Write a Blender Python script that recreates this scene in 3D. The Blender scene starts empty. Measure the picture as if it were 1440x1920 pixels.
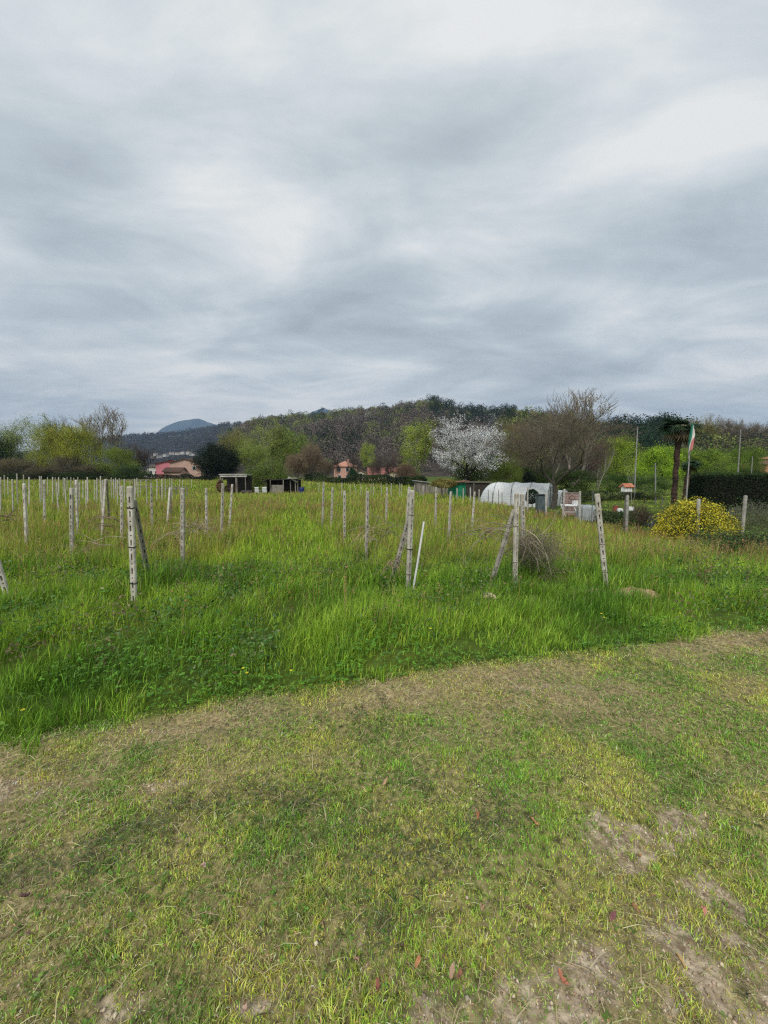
import bpy, math, random
import numpy as np
from mathutils import Vector, Matrix
R = math.radians
DENOISE = False
SC = bpy.context.scene
COL = SC.collection

# ------------------------------------------------------------------ camera
FPX, HZ, CAMH = 720.0, 886.0, 1.6
PITCH = math.atan((960 - HZ) / FPX)
cam_d = bpy.data.cameras.new('camera'); cam = bpy.data.objects.new('camera', cam_d); COL.objects.link(cam)
cam_d.sensor_fit = 'HORIZONTAL'; cam_d.sensor_width = 36; cam_d.lens = 18.0
cam_d.clip_start = 0.05; cam_d.clip_end = 30000
cam.location = (0, 0, CAMH); cam.rotation_euler = (math.pi / 2 - PITCH, 0, 0)
SC.camera = cam

SC.view_settings.view_transform = 'Standard'; SC.view_settings.look = 'None'
SC.view_settings.gamma = 1; SC.view_settings.exposure = 0.72
SC.cycles.filter_width = 1.25; SC.cycles.adaptive_threshold = 0.004; SC.cycles.use_denoising = DENOISE
SC.cycles.max_bounces = 5; SC.cycles.diffuse_bounces = 3; SC.cycles.transparent_max_bounces = 8
SC.cycles.transmission_bounces = 3; SC.cycles.volume_bounces = 0; SC.cycles.glossy_bounces = 2

def ray(px, py):
    v = Vector(((px - 720) / FPX, 1.0, (960 - py) / FPX))
    c, s = math.cos(-PITCH), math.sin(-PITCH)
    return Vector((v.x, v.y * c - v.z * s, v.y * s + v.z * c))
def W(px, py, Y):
    r = ray(px, py); t = Y / r.y
    return Vector((r.x * t, Y, CAMH + r.z * t))
def P(px, py, z=0.0):
    r = ray(px, py); t = (z - CAMH) / r.z
    return Vector((r.x * t, r.y * t, z))

# ------------------------------------------------------------------ world: overcast sky
SUN_EL, SUN_ROT = R(48), R(200)
world = bpy.data.worlds.new('World'); SC.world = world; world.use_nodes = True
def build_world():
    nt = world.node_tree; nt.nodes.clear(); N = nt.nodes.new; L = nt.links.new
    out = N('ShaderNodeOutputWorld'); bg = N('ShaderNodeBackground'); L(bg.outputs[0], out.inputs[0])
    bg.inputs[1].default_value = 0.1
    sky = N('ShaderNodeTexSky'); sky.sky_type = 'NISHITA'; sky.sun_disc = False
    sky.sun_elevation = SUN_EL; sky.sun_rotation = SUN_ROT
    tc = N('ShaderNodeTexCoord')
    sep = N('ShaderNodeSeparateXYZ'); L(tc.outputs['Generated'], sep.inputs[0])
    def M(op, a, b=None, clamp=False):
        m = N('ShaderNodeMath'); m.operation = op; m.use_clamp = clamp
        for i, v in enumerate((a, b)):
            if v is None: continue
            if isinstance(v, (int, float)): m.inputs[i].default_value = v
            else: L(v, m.inputs[i])
        return m.outputs[0]
    def V(op, a, b):
        m = N('ShaderNodeVectorMath'); m.operation = op
        for i, v in enumerate((a, b)):
            if isinstance(v, tuple): m.inputs[i].default_value = v
            elif v is not None: L(v, m.inputs[i])
        return m
    zc = M('ADD', M('MAXIMUM', sep.outputs[2], 0.0), 0.14)
    cmb = N('ShaderNodeCombineXYZ')
    L(M('DIVIDE', sep.outputs[0], zc), cmb.inputs[0]); L(M('DIVIDE', sep.outputs[1], zc), cmb.inputs[1])
    p = cmb.outputs[0]
    def noise(scale, detail, off, rough=0.5, dist=0.0, sc=(1, 1, 1)):
        mp = N('ShaderNodeMapping'); L(p, mp.inputs[0]); mp.inputs['Location'].default_value = off
        mp.inputs['Scale'].default_value = sc
        n = N('ShaderNodeTexNoise'); L(mp.outputs[0], n.inputs[0]); n.inputs['Scale'].default_value = scale
        n.inputs['Detail'].default_value = detail; n.inputs['Roughness'].default_value = rough
        n.inputs['Distortion'].default_value = dist
        return n.outputs[0]
    n1 = noise(0.62, 5, (3.1, 1.7, 0), 0.50, 0.35, (0.70, 1.0, 1))
    n2 = noise(1.7, 7, (7.3, 2.2, 0), 0.56, 0.6, (0.8, 1.1, 1)); n4 = noise(3.6, 6, (2.3, 5.2, 0), 0.55, 0.8, (0.45, 1.1, 1))
    n3 = noise(0.22, 1, (1.3, 8.1, 0))
    v = M('ADD', M('MULTIPLY', M('SUBTRACT', n1, 0.5), 1.35), M('MULTIPLY', M('SUBTRACT', n2, 0.5), 1.2))
    v = M('ADD', v, M('MULTIPLY', M('SUBTRACT', n4, 0.5), 0.45))
    v = M('ADD', v, M('MULTIPLY', M('SUBTRACT', n3, 0.5), 0.6))
    v = M('ADD', v, 0.55)
    v = M('ADD', v, M('MULTIPLY', M('MAXIMUM', M('SUBTRACT', sep.outputs[2], 0.25), 0.0), 0.34))
    v = M('ADD', v, M('MULTIPLY', M('POWER', 2.718, M('MULTIPLY', M('MAXIMUM', sep.outputs[2], 0.0), -4.5)), 0.40))
    # brighter and darker places of the cloud deck (fixed directions of the sky)
    def plane(px, py):
        r = ray(px, py).normalized(); z = max(r.z, 0) + 0.14
        return (r.x / z, r.y / z)
    for (px, py, rx, ry, a) in BLOBS:
        c = plane(px, py); cx = plane(px + rx, py); cy = plane(px, py + ry); cy2 = plane(px, py - ry)
        sx = abs(cx[0] - c[0]) or 1; sy = 0.5 * (abs(cy[1] - c[1]) + abs(cy2[1] - c[1])) or 1
        d = V('SUBTRACT', p, (c[0], c[1], 0)); e = V('MULTIPLY', d.outputs[0], (1 / sx, 1 / sy, 0))
        ln = V('LENGTH', e.outputs[0], None).outputs['Value']
        g = M('POWER', 2.718, M('MULTIPLY', M('MULTIPLY', ln, ln), -0.9))
        v = M('ADD', v, M('MULTIPLY', g, a * (0.72 if a > 0 else 0.9)))
    ramp = N('ShaderNodeValToRGB'); L(v, ramp.inputs[0])
    cr = ramp.color_ramp; cr.interpolation = 'LINEAR'
    stops = [(0.0, (0.340, 0.380, 0.425)), (0.35, (0.440, 0.495, 0.545)), (0.6, (0.560, 0.635, 0.685)), (0.82, (0.73, 0.795, 0.835)), (1.0, (0.90, 0.93, 0.94))]
    while len(cr.elements) < len(stops): cr.elements.new(0.5)
    for e, (q, c) in zip(cr.elements, stops):
        e.position = q; e.color = (*c, 1)
    mul = N('ShaderNodeVectorMath'); mul.operation = 'SCALE'; L(ramp.outputs[0], mul.inputs[0]); mul.inputs["Scale"].default_value = 6.1
    mix = N('ShaderNodeMix'); mix.data_type = 'RGBA'; mix.inputs[0].default_value = 0.93
    hz = M('POWER', 2.718, M('MULTIPLY', M('MAXIMUM', sep.outputs[2], 0.0), -6.0))
    tm = N('ShaderNodeMix'); tm.data_type = 'RGBA'; L(hz, tm.inputs[0]); tm.inputs[6].default_value = (1.03, 1.0, 0.96, 1); tm.inputs[7].default_value = (1.27, 1.09, 0.93, 1)
    tv = V('MULTIPLY', mul.outputs[0], tm.outputs[2])
    L(sky.outputs[0], mix.inputs[6]); L(tv.outputs[0], mix.inputs[7]); L(mix.outputs[2], bg.inputs[0])
BLOBS = [(370, 330, 110, 80, 0.22), (560, 400, 150, 110, 0.20), (690, 330, 130, 120, 0.14), (830, 460, 110, 60, 0.20), (250, 510, 220, 40, 0.26),
         (1340, 240, 130, 90, 0.24), (1260, 330, 120, 60, 0.10), (1280, 560, 190, 40, 0.20), (720, 690, 90, 14, 0.32), (460, 690, 240, 16, 0.22), (120, 670, 160, 18, 0.14),
         (1250, 670, 150, 20, 0.16), (0, 470, 60, 60, 0.25), (950, 60, 330, 120, 0.12), (480, 140, 130, 130, 0.14), (200, 190, 150, 90, -0.14),
         (870, 240, 120, 90, -0.13), (640, 540, 150, 60, -0.16), (150, 590, 260, 22, -0.20), (1000, 500, 200, 30, -0.10), (560, 620, 260, 22, -0.13), (1380, 400, 160, 50, -0.10),
         (950, 640, 150, 14, -0.10), (100, 360, 140, 60, -0.12), (300, 760, 300, 10, 0.12), (950, 745, 200, 10, -0.12), (1100, 440, 160, 40, -0.08)]
build_world()
sun_d = bpy.data.lights.new('sun', 'SUN'); sun_d.energy = 1.5; sun_d.angle = R(14); sun_d.color = (1.0, 0.96, 0.90)
sun = bpy.data.objects.new('sun', sun_d); COL.objects.link(sun)
sun.rotation_euler = (math.pi / 2 - SUN_EL, 0, math.pi - SUN_ROT + math.pi * 0)
def aim_sun():
    d = Vector((math.sin(SUN_ROT) * math.cos(SUN_EL), math.cos(SUN_ROT) * math.cos(SUN_EL), math.sin(SUN_EL)))
    sun.rotation_euler = d.to_track_quat('Z', 'Y').to_euler()
aim_sun()

# ------------------------------------------------------------------ helpers
def tag(o, label=None, cat=None, group=None, kind=None):
    if label: o['label'] = label
    if cat: o['category'] = cat
    if group: o['group'] = group
    if kind: o['kind'] = kind
    return o
def empty(name, loc=(0, 0, 0), rz=0.0):
    o = bpy.data.objects.new(name, None); COL.objects.link(o); o.location = loc; o.rotation_euler = (0, 0, rz)
    o.empty_display_size = 0.2
    return o
def link(name, me, mat=None, parent=None, loc=None):
    o = bpy.data.objects.new(name, me); COL.objects.link(o)
    if mat is not None and not me.materials: me.materials.append(mat)
    if parent is not None: o.parent = parent
    if loc is not None: o.location = loc
    return o
def np_mesh(name, verts, faces, cols=None, smooth=False):
    """verts (N,3); faces: list of int arrays (M,k)"""
    me = bpy.data.meshes.new(name)
    verts = np.asarray(verts, dtype=np.float32)
    faces = [np.asarray(f, dtype=np.int32) for f in faces if len(f)]
    me.vertices.add(len(verts)); me.vertices.foreach_set('co', verts.ravel())
    loops = np.concatenate([f.ravel() for f in faces]); tot = np.concatenate([np.full(len(f), f.shape[1], np.int32) for f in faces])
    start = np.concatenate([[0], np.cumsum(tot)[:-1]]).astype(np.int32)
    me.loops.add(len(loops)); me.loops.foreach_set('vertex_index', loops)
    me.polygons.add(len(tot)); me.polygons.foreach_set('loop_start', start); me.polygons.foreach_set('loop_total', tot)
    if smooth: me.polygons.foreach_set('use_smooth', np.ones(len(tot), bool))
    if cols is not None:
        a = me.color_attributes.new('Col', 'FLOAT_COLOR', 'POINT')
        c = np.ones((len(verts), 4), np.float32); c[:, :3] = cols; a.data.foreach_set('color', c.ravel())
    me.update(calc_edges=True)
    return me
class MB:
    """mesh builder: boxes, tubes, prisms collected into one mesh"""
    def __init__(s): s.v = []; s.f = []
    def add(s, vs, fs):
        b = len(s.v); s.v += [tuple(v) for v in vs]; s.f += [tuple(b + i for i in f) for f in fs]
    def box(s, c, size, rot=None, taper=1.0):
        x, y, z = [q / 2 for q in size]; vs = []
        for sz in (-1, 1):
            k = taper if sz > 0 else 1.0
            for sx, sy in ((-1, -1), (1, -1), (1, 1), (-1, 1)): vs.append(Vector((sx * x * k, sy * y * k, sz * z)))
        if rot is not None: vs = [rot @ v for v in vs]
        vs = [v + Vector(c) for v in vs]
        s.add(vs, [(3, 2, 1, 0), (4, 5, 6, 7), (0, 1, 5, 4), (1, 2, 6, 5), (2, 3, 7, 6), (3, 0, 4, 7)])
    def tube(s, pts, rad, n=8, cap=True):
        pts = [Vector(p) for p in pts]; m = len(pts)
        if not hasattr(rad, '__len__'): rad = [rad] * m
        rings = []; ref = None
        for i in range(m):
            d = (pts[min(i + 1, m - 1)] - pts[max(i - 1, 0)]).normalized()
            if ref is None: ref = Vector((1, 0, 0)) if abs(d.x) < 0.8 else Vector((0, 1, 0))
            a = (ref - d * ref.dot(d)).normalized(); b = d.cross(a); ref = a
            rings.append([pts[i] + (a * math.cos(2 * math.pi * k / n) + b * math.sin(2 * math.pi * k / n)) * rad[i] for k in range(n)])
        vs = [v for r in rings for v in r]; fs = []
        for i in range(m - 1):
            for k in range(n):
                k2 = (k + 1) % n; fs.append((i * n + k, i * n + k2, (i + 1) * n + k2, (i + 1) * n + k))
        if cap: fs.append(tuple(range(n))[::-1]); fs.append(tuple((m - 1) * n + k for k in range(n)))
        s.add(vs, fs)
    def build(s, name, mat, parent=None, bevel=0, smooth=False, loc=None):
        me = bpy.data.meshes.new(name); me.from_pydata(s.v, [], s.f); me.update()
        if smooth:
            for p in me.polygons: p.use_smooth = True
        o = link(name, me, mat, parent, loc)
        if bevel:
            b = o.modifiers.new('bevel', 'BEVEL'); b.width = bevel; b.segments = 2; b.limit_method = 'ANGLE'
        return o
# value noise
def _hash(ix, iy, seed):
    h = (ix.astype(np.int64) * 374761393 + iy.astype(np.int64) * 668265263 + seed * 1442695041) & 0xffffffff
    h = ((h ^ (h >> 13)) * 1274126177) & 0xffffffff
    return ((h ^ (h >> 16)) & 0xffffff) / float(0xffffff)
def vnoise(x, y, s, seed=0):
    x = np.asarray(x, float) * s; y = np.asarray(y, float) * s
    ix = np.floor(x); iy = np.floor(y); fx = x - ix; fy = y - iy
    fx = fx * fx * (3 - 2 * fx); fy = fy * fy * (3 - 2 * fy)
    a = _hash(ix, iy, seed); b = _hash(ix + 1, iy, seed); c = _hash(ix, iy + 1, seed); d = _hash(ix + 1, iy + 1, seed)
    return (a * (1 - fx) + b * fx) * (1 - fy) + (c * (1 - fx) + d * fx) * fy
def fbm(x, y, s, seed=0, o=4):
    t = 0; a = 0.5; n = 0
    for i in range(o): t = t + a * vnoise(x, y, s * 2 ** i, seed + i * 7); n += a; a *= 0.5
    return t / n
def sm(t): t = np.clip(t, 0, 1); return t * t * (3 - 2 * t)

# ------------------------------------------------------------------ materials
def new_mat(name):
    m = bpy.data.materials.new(name); m.use_nodes = True; nt = m.node_tree; nt.nodes.clear()
    return m, nt, nt.nodes.new, nt.links.new
def leaf_mat(name, trans=0.35, rough=0.55, tint=False, spec=0.25, gain=1.0):
    m, nt, N, L = new_mat(name)
    out = N('ShaderNodeOutputMaterial'); at = N('ShaderNodeAttribute'); at.attribute_name = 'Col'
    c = at.outputs['Color']
    if tint:
        oi = N('ShaderNodeObjectInfo'); mx = N('ShaderNodeMix'); mx.data_type = 'RGBA'; mx.blend_type = 'MULTIPLY'; mx.inputs[0].default_value = 1
        L(c, mx.inputs[6]); L(oi.outputs['Color'], mx.inputs[7]); c = mx.outputs[2]
    b = N('ShaderNodeBsdfPrincipled'); b.inputs['Roughness'].default_value = rough; b.inputs['Specular IOR Level'].default_value = spec
    L(c, b.inputs['Base Color']); t = N('ShaderNodeBsdfTranslucent'); L(c, t.inputs['Color'])
    s = N('ShaderNodeMixShader'); s.inputs[0].default_value = trans
    L(b.outputs[0], s.inputs[1]); L(t.outputs[0], s.inputs[2]); L(s.outputs[0], out.inputs[0])
    return m
def noise_mat(name, c1, c2, scale=8, rough=0.85, c3=None, bump=0.3, bscale=None, detail=6, stretch=(1, 1, 1), spec=0.3, metal=0.0):
    m, nt, N, L = new_mat(name)
    out = N('ShaderNodeOutputMaterial'); b = N('ShaderNodeBsdfPrincipled'); L(b.outputs[0], out.inputs[0])
    b.inputs['Roughness'].default_value = rough; b.inputs['Specular IOR Level'].default_value = spec; b.inputs['Metallic'].default_value = metal
    tc = N('ShaderNodeTexCoord'); mp = N('ShaderNodeMapping'); L(tc.outputs['Object'], mp.inputs[0]); mp.inputs['Scale'].default_value = stretch
    oi = N('ShaderNodeObjectInfo'); sc_ = N('ShaderNodeMath'); sc_.operation = 'MULTIPLY'; sc_.inputs[1].default_value = 37.0; L(oi.outputs['Random'], sc_.inputs[0]); L(sc_.outputs[0], mp.inputs['Location'])
    n = N('ShaderNodeTexNoise'); n.inputs['Scale'].default_value = scale; n.inputs['Detail'].default_value = detail; L(mp.outputs[0], n.inputs[0])
    r = N('ShaderNodeValToRGB'); L(n.outputs[0], r.inputs[0]); r.color_ramp.elements[0].position = 0.32; r.color_ramp.elements[1].position = 0.68
    r.color_ramp.elements[0].color = (*c1, 1); r.color_ramp.elements[1].color = (*c2, 1)
    if c3: e = r.color_ramp.elements.new(0.5); e.color = (*c3, 1)
    hv = N('ShaderNodeHueSaturation'); mr = N('ShaderNodeMapRange'); L(oi.outputs['Random'], mr.inputs[0]); mr.inputs[3].default_value = 0.80; mr.inputs[4].default_value = 1.12
    L(mr.outputs[0], hv.inputs['Value']); L(r.outputs[0], hv.inputs['Color']); L(hv.outputs[0], b.inputs['Base Color'])
    if bump:
        n2 = N('ShaderNodeTexNoise'); n2.inputs['Scale'].default_value = bscale or scale * 5; n2.inputs['Detail'].default_value = 5; L(mp.outputs[0], n2.inputs[0])
        bp = N('ShaderNodeBump'); bp.inputs['Strength'].default_value = bump; bp.inputs['Distance'].default_value = 0.01; L(n2.outputs[0], bp.inputs['Height']); L(bp.outputs[0], b.inputs['Normal'])
    return m
M_GRASS = leaf_mat('grass_blades', 0.38, 0.42, spec=0.35)
M_LEAF = leaf_mat('leaves', 0.30, 0.55, tint=True)
M_DARKLEAF = leaf_mat('dark_leaves', 0.12, 0.5, tint=True, spec=0.15)
M_TWIG = leaf_mat('twigs', 0.0, 0.9, tint=True, spec=0.1)
M_PETAL = leaf_mat('petals', 0.35, 0.6)
M_CONC = noise_mat('weathered_concrete', (0.34, 0.31, 0.26), (0.60, 0.57, 0.50), 9, 0.9, (0.46, 0.43, 0.37), 0.6, 70)
M_CONC2 = noise_mat('dark_concrete', (0.22, 0.20, 0.17), (0.44, 0.41, 0.35), 7, 0.92, None, 0.6, 70)
M_WOODG = noise_mat('grey_wood', (0.10, 0.09, 0.075), (0.30, 0.27, 0.23), 14, 0.9, None, 0.6, 60, stretch=(1, 1, 0.12))
M_WOODD = noise_mat('dark_wood', (0.02, 0.017, 0.014), (0.06, 0.05, 0.04), 6, 0.9, None, 0.4)
M_WHITE = noise_mat('white_paint', (0.62, 0.63, 0.62), (0.80, 0.80, 0.79), 5, 0.6, None, 0.1)
M_WIRE = noise_mat('rusty_wire', (0.10, 0.08, 0.06), (0.22, 0.19, 0.16), 30, 0.6, None, 0)
M_TIE = noise_mat('black_tie', (0.015, 0.015, 0.015), (0.03, 0.03, 0.03), 30, 0.6, None, 0)
M_BARK = noise_mat('bark', (0.045, 0.036, 0.028), (0.13, 0.11, 0.09), 10, 0.95, None, 0.8, 30, stretch=(1, 1, 0.3))

# ------------------------------------------------------------------ terrain
def H(x, y):
    x = np.asarray(x, float); y = np.asarray(y, float)
    h = -0.3 * sm((y - 4.3) / 5)
    h = h - 0.5 * sm((x + 0.3 * y - 4) / 9) * sm((y - 5) / 7)
    h = h - 0.75 * np.exp(-(((x + 13.5) / 13) ** 2 + ((y - 45) / 14) ** 2))
    return h
def Hs(x, y): return float(H(x, y))
BPX = [(-700, 1560), (-300, 1465), (0, 1392), (120, 1378), (260, 1352), (380, 1322), (470, 1303), (560, 1300), (650, 1288), (760, 1268), (850, 1252), (940, 1246), (1040, 1232), (1130, 1226), (1210, 1208), (1290, 1192), (1360, 1180), (1440, 1180), (1700, 1158), (2100, 1130)]
_b = [P(*q) for q in BPX]; _bx = np.array([q.x for q in _b]); _by = np.array([q.y for q in _b])
def BY(x): return np.interp(x, _bx, _by)
def row_a(y): return -3.25 - 0.16 * (y - 4.7)
def row_b(y): return 0.42 - 0.29 * (y - 5.1)
# ground kinds: bare soil amount of the mown strip
SOIL = [(1180, 1580, .25, .14), (1285, 1545, .22, .12), (1265, 1755, .14, .2), (1330, 1790, .1, .1), (1405, 1840, .22, .25), (1370, 1690, .12, .07), (1000, 1900, .22, .1), (830, 1890, .16, .07),
        (1110, 1840, .08, .1), (460, 1862, .10, .04), (250, 1850, .08, .05), (915, 1690, .05, .04), (1230, 1890, .1, .05), (700, 1780, .06, .04), (0, 1480, .5, .12), (330, 1470, .3, .07), (860, 1405, .12, .05), (1430, 1230, .5, .12), (1020, 1290, .5, .07)]
_soil = [(P(a, b), rx, ry, i) for i, (a, b, rx, ry) in enumerate(SOIL)]
def soil(x, y):
    t = 0
    wx = x + 0.10 * (fbm(x, y, 5, 31) - .5) * 2; wy = y + 0.10 * (fbm(x, y, 5, 37) - .5) * 2
    for (c, rx, ry, i) in _soil:
        k = 0.7 if i >= 14 else 1.15
        t = np.maximum(t, k * np.exp(-(((wx - c.x) / rx) ** 2 + ((wy - c.y) / ry) ** 2)))
    t = t * (0.25 + 1.5 * fbm(x, y, 11, 41))
    return np.clip((t - 0.50) * 3.0, 0, 1) * (0.35 + 0.65 * (fbm(x, y, 26, 45, 2) > .40))
def straw(x, y):   # dry thatch in bands parallel to the strip's edge
    u = y - BY(x)
    n = fbm(x * 0.5, u * 2.2, 1.6, 51)
    n2 = fbm(x, y, 2.2, 57)
    band = np.exp(-((u + 0.22) / 0.19) ** 2) * (-0.15 + 1.2 * fbm(x, y, 1.7, 59, 3)) + 0.35 * sm((-x - 0.2) / 1.5) * np.exp(-((u + 0.8) / 0.6) ** 2)
    return np.clip(band + (n * 0.6 + n2 * 0.5 - 0.52) * 1.6, 0, 1)
def nonuni(lo, hi, step, outer_lo, outer_hi, g=1.13):
    a = list(np.arange(lo, hi, step)); s = step; q = a[-1]
    while q < outer_hi: s *= g; q += s; a.append(q)
    s = step; q = lo; b = []
    while q > outer_lo: s *= g; q -= s; b.append(q)
    return np.array(b[::-1] + a)
xs = nonuni(-3.6, 3.6, 0.022, -6000, 6000, 1.14); ys = nonuni(0.6, 4.2, 0.022, -250, 5300, 1.12)
X, Y = np.meshgrid(xs, ys)
Z = H(X, Y)
mown = 1 - sm((Y - BY(X)) / 0.10 + 0.5)
near = np.exp(-(np.maximum(np.hypot(X, Y) - 5, 0) / 3) ** 2)
rel = (fbm(X, Y, 3, 3, 3) - .5) * 0.05 + (fbm(X, Y, 14, 5, 4) - .5) * 0.035
Z = Z + rel * near
S_ = soil(X, Y) * mown; T_ = straw(X, Y) * mown
nx, ny = len(xs), len(ys)
idx = np.arange(nx * ny).reshape(ny, nx)
F = np.stack([idx[:-1, :-1], idx[:-1, 1:], idx[1:, 1:], idx[1:, :-1]], -1).reshape(-1, 4)
gcol = np.stack([S_.ravel(), T_.ravel(), mown.ravel()], -1)
gme = np_mesh('ground', np.stack([X.ravel(), Y.ravel(), Z.ravel()], -1), [F], gcol, smooth=True)
def ground_mat():
    m, nt, N, L = new_mat('meadow_ground')
    out = N('ShaderNodeOutputMaterial'); b = N('ShaderNodeBsdfPrincipled'); L(b.outputs[0], out.inputs[0]); b.inputs['Roughness'].default_value = 0.95
    b.inputs['Specular IOR Level'].default_value = 0.1
    at = N('ShaderNodeAttribute'); at.attribute_name = 'Col'; sp = N('ShaderNodeSeparateColor'); L(at.outputs['Color'], sp.inputs[0])
    tc = N('ShaderNodeTexCoord')
    def nz(s, d=6):
        n = N('ShaderNodeTexNoise'); n.inputs['Scale'].default_value = s; n.inputs['Detail'].default_value = d; L(tc.outputs['Object'], n.inputs[0]); return n.outputs[0]
    def ramp(fac, a, bb, p0=0.35, p1=0.65):
        r = N('ShaderNodeValToRGB'); L(fac, r.inputs[0]); r.color_ramp.elements[0].position = p0; r.color_ramp.elements[1].position = p1
        r.color_ramp.elements[0].color = (*a, 1); r.color_ramp.elements[1].color = (*bb, 1); return r.outputs[0]
    def mx(f, a, bb):
        q = N('ShaderNodeMix'); q.data_type = 'RGBA'; L(f, q.inputs[0]); L(a, q.inputs[6]); L(bb, q.inputs[7]); return q.outputs[2]
    soilc = ramp(nz(26, 12), (0.20, 0.145, 0.095), (0.56, 0.46, 0.33))
    mownc = ramp(nz(30), (0.075, 0.072, 0.030), (0.34, 0.29, 0.13))
    strawc = ramp(nz(40), (0.17, 0.125, 0.065), (0.52, 0.41, 0.23))
    tallc = ramp(nz(0.5), (0.045, 0.085, 0.012), (0.11, 0.14, 0.022))
    c = mx(sp.outputs[2], tallc, mx(sp.outputs[0], mx(sp.outputs[1], mownc, strawc), soilc))
    L(c, b.inputs['Base Color'])
    bp = N('ShaderNodeBump'); bp.inputs['Strength'].default_value = 0.7; bp.inputs['Distance'].default_value = 0.02; L(nz(70, 12), bp.inputs['Height']); L(bp.outputs[0], b.inputs['Normal'])
    return m
tag(link('ground', gme, ground_mat()), kind='structure')
def Hz(x, y):   # terrain with the near relief
    near = np.exp(-(np.maximum(np.hypot(x, y) - 5, 0) / 3) ** 2)
    return H(x, y) + ((fbm(x, y, 3, 3, 3) - .5) * 0.05 + (fbm(x, y, 14, 5, 4) - .5) * 0.035) * near

# ------------------------------------------------------------------ grass
def blades(name, x, y, h, w, cols, tipcols, rng, lean=0.5, segs=3, zoff=-0.01, curl=1.0, flatdir=None, z=None):
    n = len(x); z = (Hz(x, y) + zoff) if z is None else z
    yaw = rng.uniform(0, 2 * math.pi, n); ld = yaw + rng.normal(0, 0.6, n) + math.pi / 2 if flatdir is None else flatdir
    ln = np.abs(rng.normal(0, lean, n)) if not hasattr(lean, '__len__') else lean
    ax = np.cos(yaw); ay = np.sin(yaw); lx = np.cos(ld); ly = np.sin(ld)
    V = []; C = []
    px_, py_, pz_ = x.copy(), y.copy(), z.copy(); ang = ln * 0.35
    for k in range(segs + 1):
        t = k / segs
        cc = cols * (1 - t) + tipcols * t
        if k < segs:
            ww = w * (1 - 0.55 * t ** 1.5) * 0.5
            V += [np.stack([px_ - ax * ww, py_ - ay * ww, pz_], -1), np.stack([px_ + ax * ww, py_ + ay * ww, pz_], -1)]; C += [cc, cc]
        else:
            V.append(np.stack([px_, py_, pz_], -1)); C.append(cc)
        st = h / segs
        px_ = px_ + lx * np.sin(ang) * st; py_ = py_ + ly * np.sin(ang) * st; pz_ = pz_ + np.cos(ang) * st
        ang = ang + ln * curl * (0.9 / segs) * 1.6
        ang = np.minimum(ang, 2.2)
    nv = 2 * segs + 1
    V = np.stack(V, 1).reshape(-1, 3); C = np.stack(C, 1).reshape(-1, 3)
    base = (np.arange(n) * nv)[:, None]; Q = []
    for k in range(segs - 1): Q.append(base + np.array([[2 * k, 2 * k + 1, 2 * k + 3, 2 * k + 2]]))
    T = base + np.array([[2 * segs - 2, 2 * segs - 1, 2 * segs]])
    return V, (np.concatenate(Q) if Q else np.zeros((0, 4), int)), T, C
def merge_blades(name, parts, mat, label, cat):
    V = []; Q = []; T = []; C = []; b = 0
    for (v, q, t, c) in parts:
        V.append(v); Q.append(q + b); T.append(t + b); C.append(c); b += len(v)
    me = np_mesh(name, np.concatenate(V), [np.concatenate(Q), np.concatenate(T)], np.concatenate(C))
    return tag(link(name, me, mat), label, cat, kind='stuff')
def lerpc(a, b, t): return np.array(a)[None] * (1 - t[:, None]) + np.array(b)[None] * t[:, None]
def jit(c, rng, s=0.22):
    k = np.exp(rng.normal(0, s, (len(c), 1))); hue = np.exp(rng.normal(0, s * 0.35, c.shape)); return np.clip(c * k * hue, 0, 0.9)
G_BRIGHT = (0.28, 0.44, 0.045); G_DEEP = (0.095, 0.21, 0.020); G_YEL = (0.40, 0.44, 0.04); G_OCHRE = (0.44, 0.36, 0.12); G_RED = (0.40, 0.22, 0.11); G_STRAW = (0.52, 0.43, 0.23)
def wedge_pts(rng, y0, y1, dens, k=1.15, m=1.0, keep=None):
    if y0 < 0.7: y0 = 0.15
    ex = 2.2; wmax = 2 * (k * y1 + m + ex); n = int(dens * wmax * (y1 - y0))
    x = rng.uniform(-wmax / 2, wmax / 2, n); y = rng.uniform(y0, y1, n)
    ok = (np.abs(x) < k * y + m) & (y > .5) | (np.abs(x) < k * y + m + ex) & (rng.random(n) < .6)
    return x[ok], y[ok]
def garden_mask(x, y):   # the gardens right of the fence are short lawn
    fx = np.interp(y, [5, 10.5, 12.6, 14.5, 20, 26, 32, 40, 60, 80], [14, 13.5, 10.6, 9.6, 9.3, 8.8, 7.7, 6.6, 4.2, 4])
    return x > fx
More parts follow.
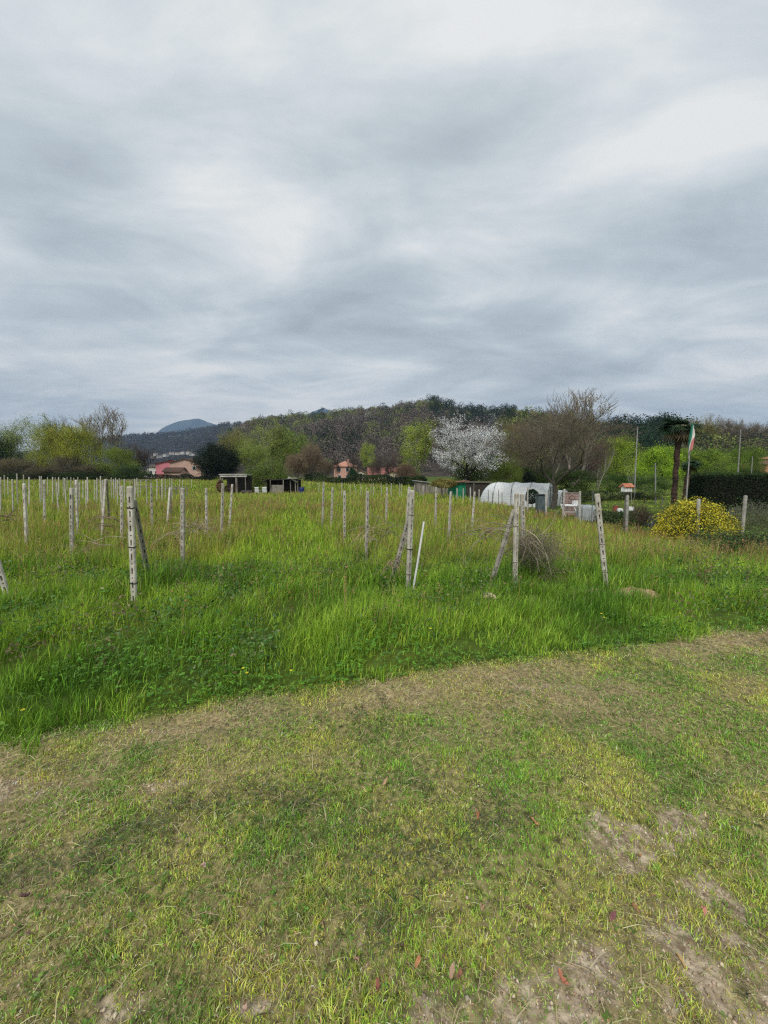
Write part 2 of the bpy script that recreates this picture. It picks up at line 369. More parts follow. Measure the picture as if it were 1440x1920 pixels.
def tall_grass():
    rng = np.random.default_rng(5); parts = []
    bands = [(1.9, 5, 4200, 0.0058, 3), (5, 8, 2000, 0.0085, 3), (8, 14, 700, 0.015, 3), (14, 26, 170, 0.030, 2), (26, 50, 52, 0.060, 2), (50, 100, 15, 0.13, 2)]
    for (y0, y1, dens, w0, segs) in bands:
        x, y = wedge_pts(rng, y0, y1, dens)
        d = y - BY(x); ok = d > 0.02 + 0.34 * (fbm(x, y, 3.5, 9, 3) - .5) * 2
        dsh = np.hypot(x + 11.5, (y - 45) * 0.5)
        gm = garden_mask(x, y); ok &= ~(gm & (rng.random(len(x)) > 0.35))
        cl = fbm(x, y, 2.6, 11, 3); ok &= (rng.random(len(x)) < 0.10 + 2.4 * np.clip(cl - .28, 0, 1))
        mud = np.zeros(len(x))
        for (mx_, my_, mr) in MUD: mud = np.maximum(mud, np.exp(-(((x - mx_) / mr) ** 2 + ((y - my_) / (mr * .6)) ** 2)))
        ok &= rng.random(len(x)) > mud * 1.2
        x, y, cl, gm, d = x[ok], y[ok], cl[ok], gm[ok], d[ok]
        n = len(x)
        ra, rb = row_a(y), row_b(y)
        lane = sm((x - ra) / 0.9) * sm((rb - x) / 0.9)                       # grassy lane between the two middle rows
        far = sm((y - 5.0) / 3.5)
        weed = far * (1 - 0.95 * lane) * (0.35 + 1.1 * fbm(x, y, 0.35, 21, 3))
        tall = np.clip(0.45 + 0.55 * sm((d - 0.2) / 0.8), 0, 1)
        big = fbm(x, y, 0.9, 61, 2)
        g = np.clip(fbm(x, y, 1.3, 71, 4) * 2.1 - 0.50, 0, 1)
        h = (0.09 + 0.26 * cl ** 1.3 + 0.16 * (big - .5)) * tall + 0.17 * weed * far + 0.05 * far
        for (qx, qy, qr, qh) in TUFTS:
            q = np.exp(-((x - qx) ** 2 + (y - qy) ** 2) / qr ** 2); h = h * (1 + qh * q); g = g * (1 - .8 * q)
        fxx = np.interp(y, [5, 10.5, 12.6, 14.5, 20, 26, 32], [14, 13.5, 10.6, 9.6, 9.3, 8.8, 7.7]); fe = np.exp(-((x - fxx + .5) / .8) ** 2) * (y < 30)
        h = h * rng.uniform(0.5, 1.3, n) * (1 - .35 * fe); h[gm] = h[gm] * 0.25
        g = np.clip(g + .45 * lane * far, 0, 1)
        c = lerpc(G_DEEP, G_BRIGHT, g)
        yl = np.clip((fbm(x, y, 0.5, 81, 3) - 0.42) * 3.2, 0, 1) * (0.2 + 0.8 * far)
        yl = np.maximum(yl, far * 0.30)
        c = c * (1 - 0.55 * yl[:, None]) + np.array(G_YEL) * 0.55 * yl[:, None]
        dry = rng.random(n) < np.maximum(np.clip(weed - 0.22, 0, 0.62) * 0.50 * (.3 + 1.4 * fbm(x, y, 1.1, 95, 3)), fe * .75)
        rd = rng.random(n) < np.clip((fbm(x, y, 0.3, 91, 3) - 0.38) * 3.2, 0, 0.8)
        kb = np.exp(rng.normal(0, 0.42, (n, 1))); c = np.clip(jit(c * kb, rng, .12), 0, .8); tip = np.clip(c * rng.uniform(.9, 1.35, (n, 1)), 0, .8)
        dc = np.where(rd[:, None], np.array(G_RED), np.array(G_OCHRE)); dc = jit(dc, rng, 0.25)
        tip[dry] = dc[dry]; c[dry] = c[dry] * 0.45 + dc[dry] * 0.55
        st = rng.random(n) < 0.012; c[st] = G_STRAW; tip[st] = G_STRAW
        w = w0 * rng.uniform(0.6, 1.3, n)
        lean = np.abs(rng.normal(0.35, 0.35, n)) * (1.25 - 0.5 * far)
        h[dry] *= 1.25; w[dry] *= 0.7
        wind = np.where(rng.random(n) < 0.6, rng.normal(0.25, 0.9, n), rng.uniform(0, 6.28, n))
        parts.append(blades('g', x, y, h, w, c, tip, rng, lean, segs, -0.01, 1.0, wind))
    merge_blades('tall_grass', parts, M_GRASS, 'uncut green and ochre meadow grass filling the vineyard field', 'grass')
MUD = [(P(1120, 1108).x, P(1120, 1108).y, 0.22), (P(1195, 1116).x, P(1195, 1116).y, 0.40), (P(230, 1150).x, P(230, 1150).y, 0.16), (P(120, 1130).x, P(120, 1130).y, 0.14), (P(915, 1140).x, P(915, 1140).y, 0.14), (P(895, 1190).x, P(895, 1190).y, 0.1)]
TUFTS = [(W(px_, HZ, Y_).x, Y_ - .05, .13, .55) for px_, Y_ in ((252, 4.65), (277, 5.3), (765, 5.15), (738, 5.5), (965, 5.15), (924, 5.3), (1137, 5.3), (20, 4.75), (135, 7.1), (50, 8.3), (343, 6.9), (387, 10.2), (687, 7.6), (646, 10), (841, 10), (981, 6.3))] + [(P(850, 1100).x, P(850, 1100).y, .28, .9), (P(1165, 1088).x, P(1165, 1088).y, .3, .8), (P(950, 1100).x, P(950, 1100).y, .2, .5), (P(330, 1090).x, P(330, 1090).y, .5, .4), (P(90, 1140).x, P(90, 1140).y, .4, .3), (P(660, 1080).x, P(660, 1080).y, .4, .4), (P(1300, 1100).x, P(1300, 1100).y, .5, .5)]
tall_grass()
def mown_grass():
    rng = np.random.default_rng(8); parts = []
    for (y0, y1, dens, w0) in ((0.55, 1.4, 42000, 0.0030), (1.4, 2.2, 32000, 0.0035), (2.2, 3.4, 17000, 0.0046), (3.4, 6.5, 7000, 0.0068)):
        x, y = wedge_pts(rng, y0, y1, dens, 1.12, 0.5)
        ok = (y - BY(x)) < 0.08
        x, y = x[ok], y[ok]
        s = soil(x, y); st = straw(x, y); cl = fbm(x, y, 6, 13, 3); tu = fbm(x, y, 22, 17, 2)
        keep = rng.random(len(x)) < (1 - s * 0.86) * (1 - 0.30 * st) * (0.42 + 1.1 * tu * (0.4 + cl))
        x, y, s, st, cl = x[keep], y[keep], s[keep], st[keep], cl[keep]; n = len(x)
        g = np.clip(fbm(x, y, 2.6, 23, 4) * 3.4 - 1.25, 0, 1)
        c = lerpc((0.25, 0.45, 0.06), (0.58, 0.64, 0.12), g)
        dk = np.clip((fbm(x, y, 3.1, 29, 4) - 0.50) * 6, 0, 1)
        dk = dk * np.clip((fbm(x, y, 13, 33, 3) - .38) * 4, 0, 1); c = c * (1 - dk[:, None] * 0.7) + np.array((0.16, 0.27, 0.07)) * dk[:, None] * 0.7
        dry = rng.random(n) < np.clip(0.14 + 0.62 * st + 0.15 * s, 0, 0.85)
        dc = lerpc((0.32, 0.24, 0.12), (0.84, 0.72, 0.40), rng.random(n) ** 1.1)
        c[dry] = dc[dry]
        c = jit(c, rng, 0.40)
        h = 0.62 * (0.014 + 0.030 * cl + 0.030 * np.clip(fbm(x, y, 9, 19, 2) - .5, 0, 1) * 3) * rng.uniform(0.5, 1.5, n) * (1 - 0.4 * st)
        lean = np.abs(rng.normal(0.95, 0.6, n)); lean[dry] += 0.9
        parts.append(blades('m', x, y, h, w0 * rng.uniform(0.6, 1.4, n), c, c * 1.08, rng, lean, 2, -0.004))
    merge_blades('mown_grass', parts, M_GRASS, 'short mown grass of mixed green and straw tones on the strip in front', 'mown grass')
    # cut stalks lying on the strip
    parts = []
    for (y0, y1, dens, w0) in ((0.55, 1.6, 2200, 0.0020), (1.6, 3.0, 2400, 0.0026), (3.0, 6.0, 1500, 0.0042)):
        x, y = wedge_pts(rng, y0, y1, dens, 1.12, 0.5)
        st = straw(x, y); ok = ((y - BY(x)) < 0.05) & (rng.random(len(x)) < 0.22 + 0.9 * st)
        x, y = x[ok], y[ok]; n = len(x)
        c = lerpc((0.22, 0.17, 0.09), (0.80, 0.68, 0.40), rng.random(n) ** 1.3); c = jit(c, rng, 0.15)
        parts.append(blades('s', x, y, rng.uniform(0.03, 0.11, n), w0 * rng.uniform(0.6, 1.5, n), c, c, rng, rng.uniform(3.2, 4.6, n), 2, 0.010, 0.2))
    merge_blades('cut_straw', parts, M_GRASS, 'dry cut stalks lying scattered over the mown strip', 'straw')
mown_grass()
def clippings():
    rng = np.random.default_rng(15); x, y = wedge_pts(rng, 0.6, 5.5, 11000, 1.1, 0.5); u = y - BY(x)
    n_ = fbm(x * 0.45 + u * .1, u * 1.9, 1.5, 151, 4) * .65 + fbm(x, y, 5, 153, 3) * .35
    ok = (u < -0.1) & (rng.random(len(x)) < np.clip((n_ - 0.575) * 9, 0, 1) * .6) & (soil(x, y) < .2); x, y = x[ok], y[ok]; n = len(x)
    c = jit(lerpc((0.055, 0.07, 0.03), (0.22, 0.225, 0.11), rng.random(n)), rng, .35)
    p = blades('c', x, y, rng.uniform(0.012, 0.045, n), 0.0024 * rng.uniform(.6, 1.6, n) * (1 + y * .25), c, c, rng, rng.uniform(3.0, 4.6, n), 2, 0.016, 0.2)
    merge_blades('grass_clippings', [p], M_GRASS, 'wilted grey-green clippings left in bands on the mown strip', 'clippings')
clippings()
def crumbs():
    rng = np.random.default_rng(19); x, y = wedge_pts(rng, 0.6, 4.5, 5200, 1.1, 0.5); s = soil(x, y)
    ok = ((y - BY(x)) < 0) & (rng.random(len(x)) < 0.02 + s * 0.9); x, y = x[ok], y[ok]; n = len(x); z = Hz(x, y); r = 0.0022 + 0.0065 * rng.random(n) ** 3
    O = np.array([[1, 0, 0], [0, 1, 0], [-1, 0, 0], [0, -1, 0], [0, 0, .8], [0, 0, -.8]]); V = O[None] * r[:, None, None] * rng.uniform(.6, 1.4, (n, 6, 3)); an = rng.uniform(0, 6.28, n); ca, sa = np.cos(an), np.sin(an)
    V = np.stack([V[:, :, 0] * ca[:, None] - V[:, :, 1] * sa[:, None], V[:, :, 0] * sa[:, None] + V[:, :, 1] * ca[:, None], V[:, :, 2]], -1) + np.stack([x, y, z + r * .4], -1)[:, None]
    T = np.array([[0, 1, 4], [1, 2, 4], [2, 3, 4], [3, 0, 4], [1, 0, 5], [2, 1, 5], [3, 2, 5], [0, 3, 5]]); F = (np.arange(n) * 6)[:, None, None] + T[None]
    C = np.repeat(jit(lerpc((.22, .16, .105), (.60, .50, .37), rng.random(n)), rng, .15), 6, 0)
    tag(link('soil_crumbs', np_mesh('soil_crumbs', V.reshape(-1, 3), [F.reshape(-1, 3)], C), M_TWIG), 'loose crumbs of dry soil and tiny stones on the bare patches', 'soil crumbs', kind='stuff')
crumbs()
# flat leaf clouds -------------------------------------------------------------
def leaf_cloud(p, size, cols, rng, aspect=0.55, up=0.0, nrm=None):
    n = len(p); size = np.broadcast_to(size, (n,))
    a = rng.normal(0, 1, (n, 3)); a /= np.linalg.norm(a, axis=1)[:, None]
    b = rng.normal(0, 1, (n, 3))
    if up: b[:, 2] *= (1 - up); a[:, 2] *= (1 - up)
    if nrm is not None:
        a = a - nrm * (a * nrm).sum(1)[:, None] * 0.8; a /= np.linalg.norm(a, axis=1)[:, None]; b = np.cross(nrm, a) + b * 0.3
    b = b - a * (a * b).sum(1)[:, None] / (a * a).sum(1)[:, None]; b /= np.linalg.norm(b, axis=1)[:, None] + 1e-9
    a = a * size[:, None] * 0.5; b = b * size[:, None] * 0.5 * aspect
    V = np.stack([p - a, p + b, p + a, p - b], 1).reshape(-1, 3)
    Fq = (np.arange(n) * 4)[:, None] + np.array([[0, 1, 2, 3]])
    return V, Fq, np.repeat(cols, 4, 0)
def clover():
    rng = np.random.default_rng(12); V = []; Fq = []; C = []; b = 0
    def put(x, y, z, s, c):
        nonlocal b
        n = len(x); k = 3
        ang = rng.uniform(0, 6.28, n)
        for j in range(k):
            aa = ang + j * 2.09
            p = np.stack([x + np.cos(aa) * s * 0.5, y + np.sin(aa) * s * 0.5, z + rng.normal(0, 0.1, n) * s], -1)
            a = np.stack([np.cos(aa), np.sin(aa), rng.normal(0.1, 0.3, n)], -1) * s[:, None] * 0.55
            bb = np.stack([-np.sin(aa), np.cos(aa), rng.normal(0, 0.3, n)], -1) * s[:, None] * 0.42
            v = np.stack([p - a, p + bb * .9 + a * .1, p + a * .9 + bb * .3, p + a * .9 - bb * .3, p - bb * .9 + a * .1], 1).reshape(-1, 3)
            V.append(v); Fq.append((np.arange(n) * 5)[:, None] + np.array([[0, 4, 3, 2, 1]]) + b); C.append(np.repeat(c, 5, 0)); b += len(v)
    # in the mown strip
    x, y = wedge_pts(rng, 0.55, 4.5, 2600, 1.12, 0.5)
    cl = fbm(x, y, 3.1, 29, 3); s_ = soil(x, y)
    ok = ((y - BY(x)) < 0.05) & (rng.random(len(x)) < np.clip((cl - 0.50) * 5, 0.05, 0.9) * 0.40 * (1 - s_) * (1 - 0.5 * straw(x, y)))
    x, y = x[ok], y[ok]; n = len(x); s = rng.uniform(0.006, 0.013, n)
    put(x, y, Hz(x, y) + rng.uniform(0.004, 0.020, n), s, jit(lerpc((0.11, 0.21, 0.035), (0.20, 0.34, 0.05), rng.random(n)), rng, 0.2))
    # thick broad leaves at the foot of the tall grass
    x, y = wedge_pts(rng, 2.0, 6.5, 1300, 1.12, 0.5)
    d = y - BY(x); cl = fbm(x, y, 1.4, 129, 3)
    ok = (d > -0.03) & (rng.random(len(x)) < np.clip((cl - 0.50) * 6, 0, 1) * 0.45 + 0.3 * (d < 0.18) * (cl > .42))
    x, y, d = x[ok], y[ok], d[ok]; n = len(x); s = rng.uniform(0.013, 0.027, n)
    put(x, y, Hz(x, y) + rng.uniform(0.03, 0.17, n) * np.clip(0.5 + d, 0.5, 1), s, jit(lerpc((0.08, 0.20, 0.025), (0.16, 0.35, 0.03), rng.random(n)), rng, 0.2))
    me = np_mesh('clover', np.concatenate(V), [np.concatenate(Fq)], np.concatenate(C))
    tag(link('clover', me, M_GRASS), 'dark round clover leaves in patches under the grass', 'clover', kind='stuff')
clover()
def weeds():
    rng = np.random.default_rng(44); P_ = []; S_ = []; C_ = []
    x, y = wedge_pts(rng, 2.6, 9, 26, 1.1, 0.5); d = y - BY(x); ok = (d > .15) & (fbm(x, y, .9, 301, 3) > .50) & ~garden_mask(x, y); x, y = x[ok], y[ok]
    for i in range(len(x)):
        k = rng.integers(14, 40); r = rng.uniform(.05, .15); h = rng.uniform(.10, .32); q = rng.normal(0, 1, (k, 3)) * np.array([r, r, h * .4]) + np.array([x[i], y[i], Hs(x[i], y[i]) + h * .7]); P_.append(q)
        c0 = [(.07, .16, .03), (.10, .20, .05), (.16, .24, .07), (.20, .17, .08)][rng.integers(0, 4)]; C_.append(jit(np.tile(np.array([c0]), (k, 1)), rng, .25)); S_.append(np.full(k, rng.uniform(.025, .06)))
    V, Fq, C = leaf_cloud(np.concatenate(P_), np.concatenate(S_), np.concatenate(C_), rng, .45)
    tag(link('weeds', np_mesh('weeds', V, [Fq], C), M_GRASS), 'broad-leaved weeds growing in clumps through the uncut meadow', 'weeds', kind='stuff')
    x, y = wedge_pts(rng, 3.5, 20, 26, 1.1, 0.5); d = y - BY(x); m = fbm(x, y, .6, 311, 3); ok = (d > .3) & (rng.random(len(x)) < np.clip((m - .40) * 5, 0.05, 1)) & ~garden_mask(x, y); x, y = x[ok], y[ok]; n = len(x)
    h = rng.uniform(.32, .62, n); c = jit(lerpc((.22, .22, .07), (.42, .25, .12), rng.random(n)), rng, .2); st = blades('s', x, y, h, .0035 + y * .0005, c, c, rng, np.abs(rng.normal(.12, .12, n)), 3)
    tips = st[0].reshape(n, 7, 3)[:, 6]; k = 9; q = np.repeat(tips, k, 0) + rng.normal(0, 1, (n * k, 3)) * np.array([.008, .008, .035]) - np.array([0, 0, .03]); V, Fq, C = leaf_cloud(q, np.repeat(.014 + y * .0012, k), np.repeat(jit(lerpc((.45, .33, .15), (.48, .22, .13), rng.random(n)), rng, .2), k, 0), rng, .5)
    merge_blades('seed_heads', [st, (V, Fq, np.zeros((0, 3), int), C)], M_GRASS, 'ochre and reddish seed heads on stalks above the meadow grass', 'seed heads')
weeds()
#@@PART2
# ------------------------------------------------------------------ far relief: mountain, ridge, wooded hills
def ridge_z(px_list, Yr):
    q = [W(a, b, Yr) for a, b in px_list]
    return np.array([v.x for v in q]), np.array([v.z for v in q])
HILLS = {
 'far_mountain': dict(Yr=5200, Yf=4500, Yb=5650, r=[(150, 884), (240, 840), (268, 818), (292, 812), (312, 799), (330, 791), (352, 788), (372, 785), (388, 790), (402, 795), (420, 799), (455, 812), (500, 806), (540, 792), (575, 778), (590, 770), (606, 764), (622, 770), (650, 792), (720, 850), (800, 884)], rough=18),
 'dark_ridge': dict(Yr=1500, Yf=800, Yb=2100, r=[(-400, 884), (-150, 872), (60, 857), (180, 833), (232, 826), (280, 822), (340, 819), (385, 810), (420, 802), (450, 802), (475, 807), (540, 813), (640, 837), (760, 884)], rough=6),
 'wooded_hill': dict(Yr=520, Yf=215, Yb=800, r=[(330, 890), (390, 873), (440, 826), (475, 808), (510, 801), (560, 795), (600, 790), (650, 787), (700, 782), (760, 776), (815, 774), (860, 781), (900, 788), (960, 787), (1020, 793), (1100, 809), (1180, 841), (1300, 873), (1420, 888)], rough=3),
 'near_hill': dict(Yr=260, Yf=120, Yb=420, r=[(860, 892), (905, 871), (940, 821), (985, 803), (1040, 815), (1100, 824), (1150, 826), (1200, 826), (1260, 827), (1320, 835), (1380, 849), (1440, 851), (1600, 841), (1900, 829), (2200, 885)], rough=1.5),
}
def hill_z(k, x, y):
    d = HILLS[k]
    if 'xz' not in d: d['xz'] = ridge_z(d['r'], d['Yr'])
    top = np.interp(x * d['Yr'] / np.maximum(y, d['Yf'] * 0.9), *d['xz'], left=-3, right=-3)
    t = np.where(y < d['Yr'], (y - d['Yf']) / (d['Yr'] - d['Yf']), (d['Yb'] - y) / (d['Yb'] - d['Yr']))
    t = np.clip(t, 0, 1); prof = t ** 0.85 * 0.35 + sm(t) * 0.65
    s = 1 / (d['Yr'] * 0.10)
    gul = (fbm(x, y * 0.35, s, 7, 5) - 0.5) * 1.1 * np.sin(np.pi * np.clip(t, 0, 1)) * 0.35
    return -2.0 + (top + 2.0) * np.clip(prof + gul * 0.8, 0, 1.0) + (fbm(x, y, s * 6, 17, 4) - .5) * d['rough'] * np.clip(t * 3, 0, 1)
def hill_mat(name, a, b, c, s):
    return noise_mat(name, a, b, s, 1.0, c, 0.0, detail=8, spec=0.05)
HM = {'far_mountain': hill_mat('mountain_cover', (0.020, 0.026, 0.024), (0.060, 0.065, 0.055), (0.035, 0.040, 0.034), 0.006),
      'dark_ridge': hill_mat('ridge_woods', (0.020, 0.018, 0.015), (0.085, 0.075, 0.055), (0.045, 0.038, 0.030), 0.03),
      'wooded_hill': hill_mat('hill_litter', (0.050, 0.042, 0.034), (0.10, 0.085, 0.065), None, 0.2),
      'near_hill': hill_mat('near_hill_litter', (0.028, 0.027, 0.016), (0.060, 0.056, 0.030), None, 0.2)}
for k, d in HILLS.items():
    hill_z(k, np.array([0.]), np.array([0.])); xz = d['xz']
    gx = np.linspace(xz[0][0] / d['Yr'], xz[0][-1] / d['Yr'], 260); gy = np.linspace(d['Yf'], d['Yb'], 90)
    GX, GY = np.meshgrid(gx, gy); GX = GX * GY; GZ = hill_z(k, GX, GY); GZ[0] = -4; GZ[-1] = -4
    ii = np.arange(GX.size).reshape(GX.shape)
    ff = np.stack([ii[:-1, :-1], ii[:-1, 1:], ii[1:, 1:], ii[1:, :-1]], -1).reshape(-1, 4)
    tag(link(k, np_mesh(k, np.stack([GX.ravel(), GY.ravel(), GZ.ravel()], -1), [ff], None, True), HM[k]), kind='structure')

def tubes_np(p0, p1, r0, r1, n=4):
    d = p1 - p0; L = np.linalg.norm(d, axis=1)[:, None] + 1e-9; d = d / L
    ref = np.where(np.abs(d[:, 2:3]) < 0.9, np.array([[0, 0, 1.]]), np.array([[1., 0, 0]]))
    a = np.cross(d, ref); a /= np.linalg.norm(a, axis=1)[:, None]; b = np.cross(d, a)
    V = []
    for (p, r) in ((p0, r0), (p1, r1)):
        for k in range(n):
            t = 2 * math.pi * k / n; V.append(p + (a * math.cos(t) + b * math.sin(t)) * r[:, None])
    V = np.stack(V, 1).reshape(-1, 3); base = (np.arange(len(p0)) * 2 * n)[:, None]
    Fq = np.concatenate([base + np.array([[k, (k + 1) % n, n + (k + 1) % n, n + k]]) for k in range(n)])
    return V, Fq

def forest(name, hill, n, size, leafn, leafs, colfun, seed, label, yr=None, trunks=False):
    rng = np.random.default_rng(seed); d = HILLS[hill]; xz = d['xz']
    y = d['Yf'] + (d['Yr'] * 1.03 - d['Yf']) * rng.random(n) ** 0.8
    if yr: y = rng.uniform(yr[0], yr[1], n)
    px = rng.uniform(*([np.interp(0, [0, 1], [0, 1])] * 0 or [d['fr'][0], d['fr'][1]]), n) if 'fr' in d else rng.uniform(-200, 1640, n)
    x = (px - 720) / 720 * y * rng.uniform(0.98, 1.02, n)
    z = hill_z(hill, x, y); ok = z > 0.5; x, y, z, px = x[ok], y[ok], z[ok], px[ok]; n = len(x)
    s = size * rng.uniform(0.65, 1.3, n); bz = rng.normal(0, 1, (n, 3))
    col, dens, tall = colfun(px, x, y, z, d, rng)
    cnt = leafn
    u = rng.normal(0, 1, (n, cnt, 3)); u /= np.linalg.norm(u, axis=2)[:, :, None]
    u *= rng.uniform(0.35, 1.0, (n, cnt, 1)) ** 0.5
    u[:, :, 2] = u[:, :, 2] * tall[:, None]
    p = np.stack([x, y, z + s * (0.45 + 0.5 * tall)], -1)[:, None] + u * s[:, None, None] * 0.55
    keep = rng.random((n, cnt)) < dens[:, None]
    p = p[keep]; cc = np.repeat(col[:, None], cnt, 1)[keep]; ss = np.repeat(s[:, None], cnt, 1)[keep]
    cc = jit(cc, rng, 0.08)
    V, Fq, C = leaf_cloud(p, ss * leafs * rng.uniform(0.5, 1.3, len(p)), cc, rng, 0.75)
    Vs, Fs, Cs = [V], [Fq], [C]
    # trunks
    tz = np.stack([x, y, z - 0.5], -1); tt = tz + np.stack([rng.normal(0, .04, n) * s, rng.normal(0, .04, n) * s, s * (0.5 + 0.8 * tall)], -1)
    rr = s * 0.022; tv, tf = tubes_np(tz, tt, rr, rr * 0.4, 3); Vs.append(tv); Fs.append(tf + len(V)); Cs.append(np.tile(np.array([[0.11, 0.10, 0.085]]), (len(tv), 1)))
    me = np_mesh(name, np.concatenate(Vs), [np.concatenate(Fs)], np.concatenate(Cs))
    return tag(link(name, me, M_TWIG), label, 'forest', kind='stuff')
def col_mid(px, x, y, z, d, rng):
    n = len(px); r = rng.random(n); g = fbm(x, y, 1 / 60, 5, 3); hh = z / np.maximum(np.interp(x * d['Yr'] / y, *d['xz']), 1)
    c = lerpc((0.115, 0.094, 0.080), (0.185, 0.152, 0.125), rng.random(n))
    gr = r < np.clip((g - 0.42) * 1.9 + 0.25 * (hh > 0.72) + 0.16 * (px < 620), 0.03, 0.8)
    c[gr] = lerpc((0.10, 0.13, 0.04), (0.24, 0.27, 0.08), rng.random(gr.sum()))
    ev = (rng.random(n) < np.where((px > 800) & (px < 960) & (hh > 0.6), 0.55, 0.035)); c[ev] = (0.016, 0.032, 0.014)
    wh = rng.random(n) < 0.006; c[wh] = (0.42, 0.42, 0.38)
    tall = np.where(ev, 1.7, rng.uniform(0.8, 1.2, n)); dens = np.where(ev, 1.0, np.where(gr, 0.85, 0.75))
    return c, dens, tall
def col_near(px, x, y, z, d, rng):
    n = len(px); r = rng.random(n); hh = z / np.maximum(np.interp(x * d['Yr'] / y, *d['xz']), 1)
    c = lerpc((0.09, 0.08, 0.05), (0.20, 0.17, 0.11), rng.random(n))
    gr = r < 0.35; c[gr] = lerpc((0.09, 0.12, 0.03), (0.22, 0.26, 0.06), rng.random(gr.sum()))
    ev = rng.random(n) < np.where((px > 1125) & (px < 1262), 0.80, np.where((px > 940) & (px < 1125) & (hh > 0.7), 0.3, 0.05))
    c[ev] = lerpc((0.010, 0.026, 0.012), (0.022, 0.050, 0.022), rng.random(ev.sum()))
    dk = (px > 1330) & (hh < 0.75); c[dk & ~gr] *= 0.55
    tall = np.where(ev, 1.5, rng.uniform(0.9, 1.3, n)); dens = np.where(ev, 1.0, np.where(gr, 0.85, 0.65))
    return c, dens, tall
def col_ridge(px, x, y, z, d, rng):
    n = len(px); c = lerpc((0.030, 0.025, 0.022), (0.075, 0.062, 0.050), rng.random(n)); g = rng.random(n) < 0.14
    c[g] = (0.075, 0.085, 0.045); return c, np.full(n, 0.8), rng.uniform(0.8, 1.2, n)
HILLS['wooded_hill']['fr'] = (330, 1330); HILLS['near_hill']['fr'] = (850, 1700); HILLS['dark_ridge']['fr'] = (-150, 660)
forest('hill_forest', 'wooded_hill', 4300, 7.5, 240, 0.12, col_mid, 31, 'mostly leafless brown forest with pale green trees covering the central hill')
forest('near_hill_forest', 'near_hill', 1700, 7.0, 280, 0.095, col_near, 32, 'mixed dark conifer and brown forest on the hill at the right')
forest('ridge_forest', 'dark_ridge', 5200, 13, 40, 0.22, col_ridge, 33, 'bare dark forest covering the low ridge at the left')

# ------------------------------------------------------------------ trees
def skeleton(seed, levels=5, split=3, spread=0.6, up=0.25, lr=0.72, trunk=0.25, r0=0.03, sub=3, wob=0.18, side=1, droop=0.0, multi=1, rr=0.6, leader=0.0):
    rng = random.Random(seed); segs = []; st = []
    for m in range(multi):
        a = rng.uniform(0, 6.28); t = 0 if multi == 1 else rng.uniform(0.1, 0.45)
        st.append((Vector((0, 0, 0)), Vector((math.cos(a) * t, math.sin(a) * t, 1)).normalized(), trunk, r0, 0))
    while st:
        p, d, L, r, lv = st.pop()
        for k in range(sub):
            d2 = (d + Vector((rng.gauss(0, wob), rng.gauss(0, wob), rng.gauss(0, wob) * 0.5 + up * 0.12 * (lv > 0) - droop * 0.25 * (lv > 2)))).normalized()
            q = p + d2 * (L / sub); rn = r * (1 - 0.30 / sub)
            segs.append((p, q, r, rn, lv)); p, d, r = q, d2, rn
            if lv < levels and k < sub - 1 and (lv > 0 or trunk > 0.4) and rng.random() < side * 0.75:
                a = rng.uniform(0, 6.28); o = d.orthogonal().normalized(); o.rotate(Matrix.Rotation(a, 3, d))
                dd = (d * (1 - spread * 0.6) + o * spread * 1.2 + Vector((0, 0, up * 0.3))).normalized()
                st.append((p, dd, L * lr * rng.uniform(0.6, 0.95), r * rr * 0.85, lv + 1))
        if lv < levels:
            a0 = rng.uniform(0, 6.28)
            for c in range(split):
                a = a0 + c * 6.28 / split + rng.uniform(-0.5, 0.5); o = d.orthogonal().normalized(); o.rotate(Matrix.Rotation(a, 3, d))
                s = spread * rng.uniform(0.5, 1.25); lrr = lr
                if leader and c == 0 and lv < 3: s *= 0.15; lrr = lr + leader
                dd = (d + o * s + Vector((0, 0, up * rng.uniform(0.3, 1)))).normalized()
                st.append((p, dd, L * (lrr if lv else lrr * 1.3) * rng.uniform(0.75, 1.15), r * rr * (1.25 if leader and c == 0 else 1), lv + 1))
    return segs
